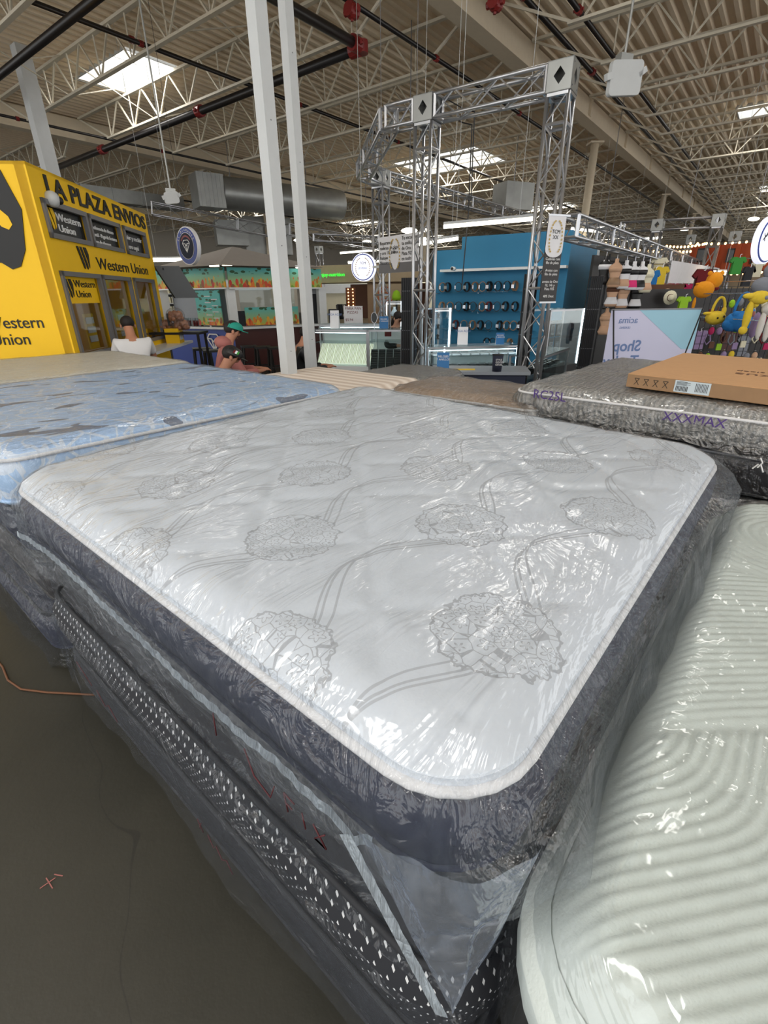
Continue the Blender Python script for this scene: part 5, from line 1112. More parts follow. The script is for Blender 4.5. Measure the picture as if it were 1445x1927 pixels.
zb1 = at(960, 508, 11.3).z; MB().obox(WC + UP * zb1, d1 * (L1 + .4), n1_ * .25, UP * .05).build('hood_rail', 'white_lacquer', o)
cm = thing('bullet_camera', 'small white security camera on the rail of the blue wall', 'camera', at(855, 506, 11.6)); c_ = at(855, 506, 11.6); MB().tube([c_, c_ + n1_ * .14], .04, 12).build('housing', 'white_lacquer', cm, smooth=True); MB().tube([c_ + n1_ * .14, c_ + n1_ * .15], .03, 12).build('lens', 'black', cm)
def onwall(px, py, out=.0):
    r_ = ray(px, py); base_ = WC + n1_ * out; t_ = base_.dot(n1_) / r_.dot(n1_); return Vector((0, 0, H)) + r_ * t_
belt = {}
def make_belt(mt, lab):
    b = proto('coiled_belt', lab, 'belt', 'coiled belts on the blue wall'); N2 = 28; m = MB(); pts = []
    for i in range(N2 + 1):
        a = 2 * PI * i / N2 * 1.15 - .3; r_ = .098 + .008 * i / N2; pts.append((r_ * .8 * math.cos(a), r_ * math.sin(a) + .105))
    for i, (x, z) in enumerate(pts): m.v += [Vector((x, -.03, z)), Vector((x, .03, z)), Vector((x * .87, .03, (z - .1) * .87 + .1)), Vector((x * .87, -.03, (z - .1) * .87 + .1))]
    for i in range(N2):
        for k in range(4): m.f.append((4 * i + k, 4 * i + (k + 1) % 4, 4 * i + 4 + (k + 1) % 4, 4 * i + 4 + k))
    m.build('strap', mt, b, smooth=False); MB().box(-.085, -.035, .06, -.06, .035, .13).build('buckle', 'silver', b); return b
protos = [make_belt('leather_black', 'black coiled belt with a silver buckle'), make_belt('leather_tan', 'tan coiled belt with a silver buckle'), make_belt('leather_red', 'dark red coiled belt with a silver buckle')]
rowsB = [(539.5, 549, (832, 842, 862, 878, 893, 907, 920, 936, 953, 968)), (575, 586, (831, 846, 862, 877, 889, 906, 919, 934, 950, 968)), (611, 621, (857, 872, 888, 903, 918, 939, 952, 965, 978)), (645, 654, (915, 926, 958))]
used = [False] * 3; RN = ['top', 'second', 'third', 'bottom']
for ri, (yc, ys_, xs) in enumerate(rowsB):
    pz = onwall(900, ys_, .12); zsh = [onwall(xs[0], ys_, .12).z, onwall(xs[-1], ys_, .12).z]; za = sum(zsh) / 2
    sfh = thing('glass_shelf', 'clear glass wall shelf, %s row of coiled belts on the blue wall' % RN[ri], 'shelf', pz); a_ = onwall(xs[0] - 12, ys_, .0); b_2 = onwall(min(xs[-1] + 30, 1050), ys_, .0); a_.z = b_2.z = za; MB().obox(a_, (b_2 - a_), n1_ * .26, UP * -.012).build('shelf_pane', 'clear_glass', sfh); m = MB()
    for f in (.05, .5, .95): m.bar(a_.lerp(b_2, f) - UP * .03, a_.lerp(b_2, f) + n1_ * .2 - UP * .03, .012)
    m.build('bracket', 'silver', sfh)
    for i, x in enumerate(xs):
        k = 2 if (ri, i) in ((1, 6), (2, 0)) else (1 if (i * 7 + ri * 3) % 5 in (0, 3) else 0); p = onwall(x, ys_, .13); p.z = za; yw = math.atan2(n1_.y, n1_.x) + PI / 2 + .75 + .45 * math.sin(i * 2.3 + ri)
        lab = ['black', 'tan', 'dark red'][k] + ' coiled belt with silver buckle on the %s glass shelf of the blue wall' % RN[ri]
        if not used[k]: protos[k].location = p; protos[k].rotation_euler = (0, 0, yw); protos[k]['label'] = lab; used[k] = True
        else: dup(protos[k], p, yw, lab)
def case(name, label, p0, p1, depth, z_base, z_top, glassz=True, shelves=(.5,), lead=True, base='white_lacquer', legs=False, backp=True, top_th=.03):
    """glazed display case whose front runs p0-p1 on the floor plan"""
    p0 = Vector((p0.x, p0.y, 0)); p1 = Vector((p1.x, p1.y, 0)); ex = (p1 - p0); L = ex.length; ex.normalize(); n = Vector((-ex.y, ex.x, 0)); n = n if n.y > 0 else -n
    o = thing(name, label, 'display case', p0)
    MB().obox(p0, ex * L, n * depth, UP * z_base).build('base', base, o)
    m = MB()
    for a, b in ((0, 0), (L - .03, 0), (0, depth - .03), (L - .03, depth - .03)): m.obox(p0 + ex * a + n * b + UP * z_base, ex * .03, n * .03, UP * (z_top - z_base))
    m.obox(p0 + UP * (z_top - .03), ex * L, n * .03, UP * .03); m.obox(p0 + UP * (z_top - .03) + n * (depth - .03), ex * L, n * .03, UP * .03); m.build('frame', 'aluminium' if not legs else 'white_lacquer', o)
    m = MB(); m.obox(p0 + UP * z_base + n * .005, ex * L, n * .006, UP * (z_top - z_base)); m.obox(p0 + UP * z_top, ex * L, n * depth, UP * .01); m.build('pane', 'clear_glass', o)
    if backp: MB().obox(p0 + UP * z_base + n * (depth - .02), ex * L, n * .02, UP * (z_top - z_base)).build('back', 'white_lacquer', o)
    for f in shelves: MB().obox(p0 + UP * (z_base + (z_top - z_base) * f) + n * .03 + ex * .02, ex * (L - .04), n * (depth - .06), UP * .01).build('shelf', 'clear_glass', o)
    if lead: MB().obox(p0 + UP * (z_top - .06) + n * .05 + ex * .03, ex * (L - .06), n * .01, UP * .01).build('light_strip', 'tube_cool', o)
    return o, p0, ex, n, L
cA0, cA1, cA2 = at(585, 650, 9.2), at(692, 650, 8.9), at(757, 650, 8.85)
zA = at(690, 621, 8.9).z
oA, p0, ex, n, L = case('display_case', 'long glass jewellery case with cream necklace boards, right of the white posts', cA0, cA1, .6, .52, zA, shelves=(.62,))
for i in range(7):
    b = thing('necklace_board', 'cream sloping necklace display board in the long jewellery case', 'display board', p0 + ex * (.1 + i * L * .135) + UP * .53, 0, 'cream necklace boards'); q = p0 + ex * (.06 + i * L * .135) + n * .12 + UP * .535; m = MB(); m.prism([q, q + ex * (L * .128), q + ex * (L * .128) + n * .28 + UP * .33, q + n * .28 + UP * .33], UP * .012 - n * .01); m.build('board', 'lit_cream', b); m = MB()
    for k in range(5): f = (k + .5) / 5; m.bar(q + ex * L * .128 * f + UP * .02 - n * .01, q + ex * L * .128 * f + n * .27 + UP * .345 - n * .01, .004)
    m.build('chain', 'gold', b)
oB, p0, ex, n, L = case('display_case', 'open-fronted white case with black ring pads, beside the black slatted column', cA1, cA2, .6, .45, zA, shelves=(.7,), lead=False)
for i in range(4):
    b = thing('jewellery_pad', 'black sloping pad of small silver pieces in the open white case', 'display pad', p0 + UP * .46 + ex * i * .16, 0, 'black jewellery pads'); w5 = (L - .06) / 4; q = p0 + ex * (.03 + i * w5) + n * .1 + UP * .46; m = MB(); m.prism([q, q + ex * (w5 - .01), q + ex * (w5 - .01) + n * .2 + UP * .32, q + n * .2 + UP * .32], UP * .012 - n * .01); m.build('pad', 'black', b); m = MB()
    for r_ in range(8):
        for c_ in range(5): f, g = (r_ + .5) / 8, (c_ + .5) / 5; m.ball(q + ex * (w5 - .01) * g + (n * .2 + UP * .32) * f + UP * .018 - n * .012, .008, n=5, m=3)
    m.build('silver_pieces', 'silver', b, kind='stuff')
p = at(730, 629, 9.1); b = thing('gift_box', 'small red box on the shelf of the open white case', 'box', p); MB().cbox(p, .12, .08, .07).build('box_body', 'dark_red', b); MB().cbox(p + UP * .04, .125, .085, .015).build('lid', 'dark_red', b)
cC0, cC1 = at(803, 680, 7.7), at(977, 680, 7.9); zC = at(880, 652, 7.8).z
oC, p0, ex, n, L = case('display_case', 'white-lit glass case with two shelves of rings, in front of the blue wall', cC0, cC1, .5, .35, zC, shelves=(.45, .75))
for k, f in enumerate((.45, .75)):
    z_ = .35 + (zC - .35) * f + .012
    for i in range(9):
        b = thing('ring_tray', 'small tray of rings on the %s shelf of the white-lit case' % ('lower' if k == 0 else 'upper'), 'tray', p0 + ex * (.15 + i * .16) + n * .12 + UP * z_, 0, 'ring trays in the white-lit case'); q = p0 + ex * (.13 + i * .155) + n * .12 + UP * z_; MB().obox(q, ex * .13, n * .2, UP * .02).build('tray', 'black' if k == 0 else 'paper', b); m = MB()
        for r_ in range(5): m.tube([q + ex * (.02 + r_ * .023) + n * .1 + UP * .02 + ex * .01 * math.cos(a) + UP * (.014 + .014 * math.sin(a)) for a in [PI * 2 * t_ / 7 for t_ in range(7)]], .003, 4, closed=True)
        m.build('ring', 'silver', b)
m = MB(); m.bar(p0 + ex * .03 + n * .03 + UP * .36, p0 + ex * .03 + n * .03 + UP * zC, .014); m.bar(p0 + ex * (L * .2) + n * .1 + UP * .36, p0 + ex * (L * .2) + n * .1 + UP * zC, .02); m.bar(p0 + ex * (L - .04) + n * .03 + UP * .36, p0 + ex * (L - .04) + n * .03 + UP * zC, .02); m.build('vertical_light', 'tube_cool', oC)
oD, p0, ex, n, L = case('display_tower', 'tall glass tower case with lit edge and black necklace boards by the blue wall', at(1030, 640, 8.9), at(1093, 640, 9.6), .45, .45, at(1060, 582, 9.2).z, shelves=(.2, .5), lead=False, backp=False, base='black')
zD = at(1060, 582, 9.2).z
m = MB(); m.bar(p0 + ex * (L - .03) + UP * .46, p0 + ex * (L - .03) + UP * zD, .025); m.bar(p0 + ex * (L * .5) + n * .4 + UP * .46, p0 + ex * (L * .5) + n * .4 + UP * zD, .02); m.build('vertical_light', 'tube_cool', oD)
for i in range(2):
    for k in range(2):
        q = p0 + ex * (.36 + i * .2) + n * .2 + UP * (.46 + (zD - .45) * (.5 if k else .2) + .01); b = thing('necklace_board', 'black necklace board in the tall glass tower case, %s shelf, %s' % (['lower', 'upper'][k], ['left', 'right'][i]), 'display board', q); MB().obox(q, ex * .15, n * .02 , UP * .28).build('board', 'black', b); m = MB()
        for c_ in range(3): m.tube([q + ex * (.04 + .035 * c_) - n * .008 + ex * .014 * math.cos(a) + UP * (.12 + .09 * math.sin(a)) for a in [PI * 2 * t_ / 10 for t_ in range(10)]], .004, 4, closed=True)
        m.build('chain', 'silver', b)
oE, p0, ex, n, L = case('display_case', 'dark low glass case with black trays at the foot of the tall right tower', at(1018, 690, 7.3), at(1068, 680, 8.6), .5, .4, at(1030, 664, 7.9).z, shelves=(.5,), lead=False, base='black', backp=False)
for i in range(4):
    q = p0 + ex * (.1 + i * L * .22) + n * .1 + UP * (.4 + (at(1030, 664, 7.9).z - .4) * .5 + .012); b = thing('jewellery_tray', 'black tray of silver pieces in the dark low case', 'tray', q, 0, 'black trays in the dark low case'); MB().obox(q, ex * L * .18, n * .25, UP * .02 ).build('tray', 'black', b); m = MB()
    for r_ in range(12): m.ball(q + ex * L * .18 * ((r_ % 4) + .5) / 4 + n * (.05 + .08 * (r_ // 4)) + UP * .025, .012, n=5, m=3)
    m.build('silver_pieces', 'silver', b, kind='stuff')
oF, p0, ex, n, L = case('display_tower', 'small lit glass tower case left of the belt shelves', at(815, 640, 10.6), at(848, 640, 10.9), .4, .6, at(832, 580, 10.7).z, shelves=(.25, .5, .75), lead=True, backp=False)
m = MB(); m.bar(p0 + ex * .02 + UP * .6, p0 + ex * .02 + UP * at(832, 580, 10.7).z, .02); m.bar(p0 + ex * (L - .05) + UP * .6, p0 + ex * (L - .05) + UP * at(832, 580, 10.7).z, .03); m.build('vertical_light', 'tube_cool', oF)
for k in range(3):
    for i in range(2): q = p0 + ex * (.1 + .16 * i) + n * .15 + UP * (.6 + (at(832, 580, 10.7).z - .6) * .25 * (k + 1) + .015); b = thing('watch_stand', 'small watch stand in the lit glass tower case, %s shelf' % ['lower', 'middle', 'upper'][k], 'stand', q, 0, 'watch stands in the tower case'); MB().lathe(q, [(.04, 0), (.02, .03), (.035, .08), (.0, .1)], 10).build('stand', 'charcoal', b)
oG, p0, ex, n, L = case('display_case', 'lit glass case at the back behind the seated person with dark hair', at(726, 600, 11.8), at(757, 600, 11.8), .4, .6, at(740, 567, 11.8).z, shelves=(.33, .66), lead=True, backp=False)
m = MB(); m.bar(p0 + ex * .02 + UP * .6, p0 + ex * .02 + UP * at(740, 567, 11.8).z, .02); m.bar(p0 + ex * (L - .02) + UP * .6, p0 + ex * (L - .02) + UP * at(740, 567, 11.8).z, .03); m.build('vertical_light', 'tube_cool', oG)
for k in range(3): q = p0 + ex * .2 + n * .15 + UP * (.62 + (at(740, 567, 11.8).z - .6) * .33 * k); b = thing('jewellery_bust', 'white jewellery bust in the back glass case, %s level' % ['lowest', 'middle', 'top'][k], 'bust', q); MB().lathe(q, [(.07, 0), (.09, .06), (.03, .15), (.03, .19)], 12).build('bust', 'paper', b, smooth=True)
# long cool tube along the far side of the jewellery counter
oH, p0, ex, n, L = case('display_case', 'rear glass counter edged with a light tube behind the long jewellery case', at(600, 616, 10.6), at(718, 616, 10.4), .5, .8, at(650, 611, 10.5).z, shelves=(), lead=True)
# flat counter in the near middle with cards and tin
t0_, t1_ = at(838, 703, 6.4), at(1005, 705, 6.1); zt5 = at(940, 702, 6.2).z
tb2 = thing('service_counter', 'flat grey laminate counter behind the brownish grey mattress', 'counter', (t0_.x, t0_.y, 0)); MB().obox(Vector((t0_.x - .2, t0_.y, zt5 - .04)), Vector((t1_.x - t0_.x + .2, -.15, 0)), Vector((.1, .6, 0)), UP * .04).build('counter_top', 'grey_metal_panel', tb2); MB().obox(Vector((t0_.x - .15, t0_.y + .03, 0)), Vector((t1_.x - t0_.x + .1, -.15, 0)), Vector((.08, .5, 0)), UP * (zt5 - .04)).build('cabinet', 'navy', tb2)
MB().obox(Vector((t0_.x + .1, t0_.y + .1, zt5)), Vector((.3, -.02, 0)), Vector((.02, .12, 0)), UP * .003).build('yellow_tape', 'plush_yellow', tb2)
p = at(934, 705, 6.35); p.z = zt5; tn = thing('tin_cup', 'dark blue printed tumbler standing on the grey laminate counter', 'cup', p); MB().lathe(p, [(.058, 0), (.07, .2)], 18).build('cup_body', 'navy', tn, smooth=True); MB().lathe(p + UP * .2, [(.073, 0), (.073, .012)], 18).build('rim', 'black', tn); text_mb('STYLE\nGOODS\nRETAIL', p + Vector((-.04, -.068, .14)), (1, 0, 0), UP, .03, .002).build('cup_lettering', 'white_ink', tn)
def tent_card(px, pyb, Y, wd, ht, label, mat, yaw=-.1, txt='RELOJES\nY ANILLOS', qr=False, zfix=None, tmat='white_ink'):
    p = at(px, pyb, Y); 
    if zfix: p.z = zfix
    ex_ = Vector((math.cos(yaw), math.sin(yaw), 0)); n_ = Vector((-ex_.y, ex_.x, 0)); o_ = thing('tent_card', label, 'sign card', p)
    m = MB(); m.prism([p - ex_ * wd / 2, p + ex_ * wd / 2, p + ex_ * wd / 2 + n_ * ht * .25 + UP * ht, p - ex_ * wd / 2 + n_ * ht * .25 + UP * ht], n_ * .004); m.build('front_leaf', mat, o_); m = MB(); m.prism([p - ex_ * wd / 2 + n_ * ht * .5, p + ex_ * wd / 2 + n_ * ht * .5, p + ex_ * wd / 2 + n_ * ht * .26 + UP * ht, p - ex_ * wd / 2 + n_ * ht * .26 + UP * ht], n_ * .004); m.build('rear_leaf', 'paper', o_)
    ez = (n_ * .25 + UP).normalized(); text_mb(txt, p - n_ * .003 + n_ * ht * .18 + UP * ht * .72, ex_, ez, ht * .17, .002, 'CENTER').build('card_lettering', tmat, o_)
tent_card(833, 700, 6.5, .16, .22, 'blue tent card standing by the corner of the white-lit case', 'card_blue', zfix=zt5)
tent_card(940, 655, 8.0, .13, .17, 'blue tent card on top of the white-lit case', 'card_blue', zfix=zC + .01)
tent_card(722, 618, 9.1, .16, .2, 'blue tent card on the white case beside the seated person', 'card_blue', zfix=zA + .01)
tent_card(870, 652, 8.0, .16, .26, 'white notice card on top of the white-lit case', 'paper', zfix=zC + .01, txt='PAGA AQUI', tmat='text_blue')
tent_card(629, 614, 9.3, .16, .3, 'white notice card on top of the long jewellery case', 'paper', zfix=zA + .01, txt='PAGA AQUI', tmat='text_blue')
# oval ring mirror by the rear tower
p = at(704, 598, 9.3); o = thing('oval_mirror', 'small oval mirror on the jewellery counter by the rear tower', 'mirror', p); m = MB(); m.tube([p + Vector((.055 * math.cos(a), 0, .09 * math.sin(a))) for a in [2 * PI * k / 20 for k in range(20)]], .008, 6, closed=True); m.build('rim', 'silver', o, smooth=True); MB().prism([p + Vector((.05 * math.cos(a), .004, .085 * math.sin(a))) for a in [2 * PI * k / 20 for k in range(20)]], (0, .004, 0)).build('mirror_glass', 'screen_dark', o); MB().bar(p - UP * .09, Vector((p.x, p.y, zA)), .012).build('stem', 'silver', o)

# ---------------------------------------------------------------- beige food counter behind the posts
a_, b_ = at(602, 500, 17), at(770, 500, 16); zt6, zb6 = at(690, 497, 16.5).z, at(690, 531, 16.5).z
fc = thing('food_counter', 'beige food counter with a wide bulkhead and a small green neon sign', 'stall', (a_.x, a_.y, 0)); ex = Vector((b_.x - a_.x, b_.y - a_.y, 0)); L = ex.length; ex.normalize(); n = Vector((ex.y, -ex.x, 0))
MB().obox(Vector((a_.x, a_.y, zb6)) - ex * .6, ex * (L + .9), -n * 1.2, UP * (zt6 - zb6)).build('bulkhead', 'beige_wall', fc); MB().obox(Vector((a_.x, a_.y, 0)) - n * 2.4, ex * L, -n * .1, UP * zb6).build('back_wall', 'brown', fc); MB().obox(Vector((a_.x, a_.y, 0)) + ex * .1 - n * .5, ex * (L - .3), -n * .5, UP * 1.0).build('counter', 'beige_wall', fc)
MB().obox(Vector((a_.x, a_.y, 0)) + ex * L * .5 - n * .3, ex * L * .38, -n * .1, UP * zb6).build('pillar', 'tan', fc)
ng = text_mb('enjoy-nutrition', at(602, 521, 16.9) + n * .1, ex, UP, .15, .01); ng.build('neon_lettering', 'neon_green', fc)
for k in range(6): p = at(618 + k * 5, 582, 16.2) - n * .8; p.z = 1.0; b = thing('blender_jar', 'dark kitchen appliance on the beige food counter', 'appliance', p, 0, 'appliances on the beige food counter'); MB().lathe(p, [(.1, 0), (.1, .15), (.07, .16), (.1, .42), (.06, .45)], 10).build('jar', ['black', 'charcoal', 'silver'][k % 3], b, smooth=True)
o = thing('bulb_mirror', 'vertical mirror panel edged with round bulbs on the food counter pillar', 'mirror', at(660, 560, 15.9)); p = at(660, 560, 15.85); MB().cbox(p, .3, .03, .55).build('panel', 'brown', o); MB().bar(p - UP * .27, Vector((p.x, p.y, 0)), .06).build('stand', 'brown', o)
for sx_ in (-.07, .07):
    for k in range(6): MB().ball(p + Vector((sx_, -.03, -.22 + k * .09)), .018, n=6, m=4).build('bulb', 'bulb_warm', o)
o = thing('price_poster', 'white poster with red print leaning on the food counter', 'poster', at(665, 600, 12.6)); p = at(665, 597, 12.6); MB().cbox(p, .46, .02, .5).build('sheet', 'paper', o); text_mb('PARA PAN Y\n  PIZZAS\n\n$5.94', p + Vector((-.2, -.013, .17)), (1, 0, 0), UP, .085, .002).build('poster_lettering', 'dark_red', o); MB().bar(p - UP * .25, Vector((p.x, p.y, 0)), .04).build('stand', 'grey_frame', o)
o = thing('sun_poster', 'poster with an orange and black swirl print left of the black slatted column', 'poster', at(732, 560, 15)); p = at(732, 556, 15.0); MB().cbox(p, .75, .03, .6).build('sheet', 'beige_wall', o); m = MB(); c_ = p + Vector((-.1, -.02, 0))
for r0 in (.08, .15, .22): m.tube([c_ + Vector((r0 * math.cos(a), 0, r0 * math.sin(a))) for a in [PI * 1.7 * k / 16 + r0 * 5 for k in range(17)]], .014, 5)
m.build('swirl_print', 'orange_paint', o); MB().bar(p - UP * .3, Vector((p.x, p.y, 0)), .05).build('stand', 'black', o)
p = at(746, 560, 13.5); p.z = at(746, 565, 13.5).z; o = thing('green_bag', 'lime green bag on the back jewellery case', 'bag', p); MB().lathe(p, [(.1, 0), (.12, .08), (.08, .2), (.02, .24)], 10).build('bag_body', 'lime', o, smooth=True); MB().bar(p, Vector((p.x, p.y, 0)), .05).build('stand', 'black', o)
o = thing('fridge', 'tall grey cabinet between the juice stand and the food counter', 'cabinet', at(598, 600, 14.5)); p = at(597, 600, 14.3); MB().cbox((p.x, p.y, .95), .45, .6, 1.9).build('cabinet_body', 'grey_metal_panel', o); MB().cbox((p.x + .02, p.y - .31, .95), .35, .02, 1.6).build('door', 'charcoal', o)

# ---------------------------------------------------------------- lamps: bare tubes on rods
for k, (x0, y0, x1, y1, Y0, Y1, lab) in enumerate(((835, 427, 1003, 412, 9.5, 9.0, 'bright tube lamp over the blue belt wall, the nearer long one'), (783, 461, 862, 449, 11.5, 11.2, 'second bright tube lamp lower left of the long one'), (286, 489, 345, 488, 15, 15, 'tube lamp behind the hanging round sign'), (1337, 512, 1367, 513, 14, 14, 'tube lamp under the orange container'), (655, 494, 718, 491, 24, 24, 'far tube lamp over the beige food counter'), (1075, 430, 1130, 436, 22, 22, 'far tube lamp beyond the round column'), (1180, 452, 1245, 447, 26, 26, 'far tube lamp over the lingerie rack'), (640, 476, 715, 470, 30, 30, 'most distant tube lamp left of the rear tower'))):
    a_, b_ = at(x0, y0, Y0), at(x1, y1, Y1); o = thing('tube_lamp', lab, 'lamp', a_); MB().tube([a_, b_], .028 if Y0 < 14 else .05, 8).build('tube', 'tube_white', o); MB().bar(a_ + UP * .05, b_ + UP * .05, .07, .04).build('fitting', 'white_paint', o); m = MB()
    for f in (.15, .85): q = a_.lerp(b_, f); m.tube([q + UP * .05, Vector((q.x, q.y, ZDECK))], .004, 5)
    m.build('suspension_rod', 'white_paint', o)
for px, py, Y in ((1288, 431, 24), (1136, 429, 20), (1418, 412, 22), (690, 455, 26), (770, 434, 15), (560, 452, 30)):
    p = at(px, py, Y); o = thing('high_bay_lamp', 'small bright roof lamp seen far off among the joists', 'lamp', p, 0, 'small distant roof lamps'); MB().ball(p, .14, 1.6, 1, .5, 10, 6).build('lit_lens', 'tube_white', o); MB().tube([p, Vector((p.x, p.y, ZDECK))], .012, 5).build('rod', 'grey_frame', o)
for px, py, ln, lab in ((888, 235, 1, 'thin black cable dropping from the lattice beam'), (893, 210, 2, 'thin looped cable near the lattice beam')):
    a_ = at(px, py, 9.5); m = MB(); m.tube([a_, a_ + Vector((.02, 0, -1.2)), a_ + Vector((-.03, 0, -2.4 / ln))], .01, 6); m.tube([a_, a_ + Vector((-.15, .1, .06)), a_ + Vector((-.5, .2, .25))], .01, 6); tag(m.build('drop_cable', 'black'), lab, 'cable')

# ---------------------------------------------------------------- lingerie stand, banner, plush toys, container
lc0, lc1 = at(1128, 600, 10.2), at(1228, 600, 12.2); lc0.z = lc1.z = 0; ex = (lc1 - lc0); L = ex.length; ex.normalize(); n = Vector((ex.y, -ex.x, 0)); zl = at(1128, 478, 10.2).z
ls = thing('garment_rack', 'black backed lingerie display rack right of the blue wall', 'rack', lc0); MB().obox(lc0 - n * .3, ex * L, -n * .05, UP * zl).build('back_panel', 'black', ls); m = MB()
zr = at(1180, 495, 11).z; m.tube([lc0 + UP * zr, lc1 + UP * zr], .015, 8); zr2 = at(1180, 578, 11).z; m.tube([lc0 + UP * zr2, lc1 + UP * zr2], .015, 8)
for f in (0, 1): m.tube([lc0.lerp(lc1, f), lc0.lerp(lc1, f) + UP * zl], .02, 8)
m.build('rail', 'black', ls)
def torso(px, py, Y, sc, label, body, garment, g2=None, group=None, half=True):
    p = at(px, py, Y); o = thing('mannequin_torso', label, 'mannequin', p); k = sc
    MB().lathe(p - UP * .28 * k, [(.12 * k, 0), (.15 * k, .06 * k), (.10 * k, .2 * k), (.145 * k, .36 * k), (.13 * k, .44 * k), (.045 * k, .5 * k), (.04 * k, .58 * k)], 16).build('torso', body, o, smooth=True)
    m = MB(); m.lathe(p - UP * .28 * k, [(.123 * k, .02 * k), (.155 * k, .065 * k), (.105 * k, .2 * k)], 16); m.build('lower_garment', garment, o, smooth=True)
    m = MB(); m.lathe(p - UP * .28 * k, [(.14 * k, .31 * k), (.15 * k, .37 * k), (.137 * k, .41 * k)], 16); m.tube([p + Vector((-.08 * k, -.1 * k, .1 * k)), p + Vector((-.05 * k, -.04 * k, .22 * k))], .008, 5); m.tube([p + Vector((.08 * k, -.1 * k, .1 * k)), p + Vector((.05 * k, -.04 * k, .22 * k))], .008, 5); m.build('upper_garment', g2 or garment, o, smooth=True)
    MB().tube([p + UP * .3 * k, p + UP * .42 * k], .006, 5).build('hook', 'silver', o)
    for c_ in o.children:
        for v_ in c_.data.vertices: v_.co.y *= .62
    return o
for k, (px, py, b_, g_, g2, lab) in enumerate(((1157, 515, 'nude', 'leather_tan', 'nude', 'nude torso in a tan shaping suit, first on the upper lingerie rail'), (1175, 518, 'paper', 'nude', 'black', 'white torso in black and nude garments, second on the upper lingerie rail'), (1190, 520, 'paper', 'pink', 'black', 'white torso with black bra and bright pink shorts on the lingerie rail'), (1205, 520, 'paper', 'black', 'black', 'white torso in a black suit, fourth on the lingerie rail'), (1217, 525, 'cream', 'nude', 'cream', 'white torso with a cream vest at the right end of the rail'), (1137, 510, 'black', 'black', 'paper', 'black and white bra torso at the left end of the lingerie rail'), (1152, 552, 'nude', 'paper', 'brown', 'nude shaper torso with white thighs, lower left on the rack'), (1172, 555, 'nude', 'paper', 'nude', 'nude torso with white briefs, lower middle on the rack'), (1197, 556, 'black', 'paper', 'black', 'black legged torso with white thighs, lower right on the rack'), (1139, 606, 'nude', 'nude', 'nude', 'beige torso standing low in front of the black column'))): torso(px, py, 10.0 + .02 * k, .84, lab, b_, g_, g2)
# reversed banner on its stand
q0, q1 = at(1151, 583, 6.9), at(1320, 584, 7.0); bt = thing('banner_stand', 'lilac and pale blue leasing banner seen from behind, lettering reversed, on a black stand', 'banner', (q0.x, q0.y, 0)); ex = Vector((q1.x - q0.x, q1.y - q0.y, 0)); L = ex.length; ex.normalize(); n = Vector((ex.y, -ex.x, 0)); zt7 = q0.z; base_ = Vector((q0.x, q0.y, 0)); sl = .0
ql = at(1138, 665, 6.9); qr = at(1303, 668, 7.0)
lx_ = (ql.x - q0.x) / (q0.z - ql.z)
tl = Vector((0, 0, 0)); F_ = lambda x, z: base_ + ex * x + UP * z
MB().obox(F_(0, .25), ex * L, -n * .006, UP * (zt7 - .25)).build('sheet', 'lavender', bt); m = MB(); m.prism([F_(L * .3, zt7) + n * .002, F_(L, zt7) + n * .002, F_(L, zt7 - .52) + n * .002, F_(L * .87, zt7 - .52) + n * .002], n * .001); m.build('blue_corner', 'sky_print', bt)
text_mb('acima', F_(L * .31, zt7 - .17) + n * .004, -ex, UP, .12, .001).build('logo_lettering', 'text_blue', bt); text_mb('LEASING', F_(L * .24, zt7 - .24) + n * .004, -ex, UP, .04, .001).build('small_lettering', 'text_blue', bt); text_mb('Shop\nToday', F_(L * .40, zt7 - .53) + n * .004, -ex, UP, .20, .001, bold=.004).build('big_lettering', 'text_blue', bt)
m = MB(); m.bar(F_(0.01, zt7) + n * .03, F_(.12, .02) + n * .35, .014); m.bar(F_(L - .01, zt7) + n * .03, F_(L * .55, .02) + n * .45, .014); m.build('stand_leg', 'black', bt); m = MB(); m.bar(F_(0, zt7), F_(L, zt7), .018); m.build('top_rail', 'grey_frame', bt)
# white wall with stand of pink clothes
a_, b_ = at(1258, 520, 12), at(1345, 540, 16); ww = thing('partition_wall', 'white partition wall beyond the lingerie rack', 'partition', (a_.x, a_.y, 0)); MB().obox(Vector((a_.x, a_.y, 0)), Vector((b_.x - a_.x, b_.y - a_.y, 0)), Vector((.0, .1, 0)), UP * at(1258, 490, 12).z).build('panel', 'paper', ww); p = at(1300, 520, 13.8); MB().cbox(p - Vector((0, .0, 0)), .3, .04, .5, .6).build('picture', 'tan', ww)
p = at(1246, 560, 10.5); o = thing('photo_panel', 'brown photo panel of a person with long fair hair in a light top', 'poster', p); W5, H5 = .74, .48; MB().cbox(p, W5, .04, H5, -.1).build('panel', 'brown', o); m = MB(); c_ = p + Vector((.02, -.05, .05)); m.ball(c_, .07, 1, .2, 1.2, 12, 8); m.ball(c_ + Vector((.0, 0, -.17)), .1, 1.0, .15, 1.0, 12, 8); m.build('figure_print', 'nude', o, smooth=True); m = MB(); m.ball(c_ + Vector((.03, .01, .0)), .1, 1, .12, 1.2, 12, 8); m.build('hair_print', 'tan', o, smooth=True); MB().bar(p - UP * .2, Vector((p.x, p.y, 0)), .05).build('stand', 'black', o)
p = at(1261, 560, 10.2); o = thing('sun_hat', 'straw hat hung on the brown photo panel', 'hat', p); m = MB(); m.lathe((0, 0, 0), [(.02, .06), (.05, .06), (.06, 0), (.13, 0), (.13, -.008)], 16); m.v = [p + Vector((v.x, -v.z, v.y)) for v in m.v]; m.build('straw', 'cream', o, smooth=True); MB().tube([p + Vector((.06 * math.cos(a), -.01, .06 * math.sin(a))) for a in [2 * PI * k / 16 for k in range(16)]], .008, 5, closed=True).build('band', 'brown', o)
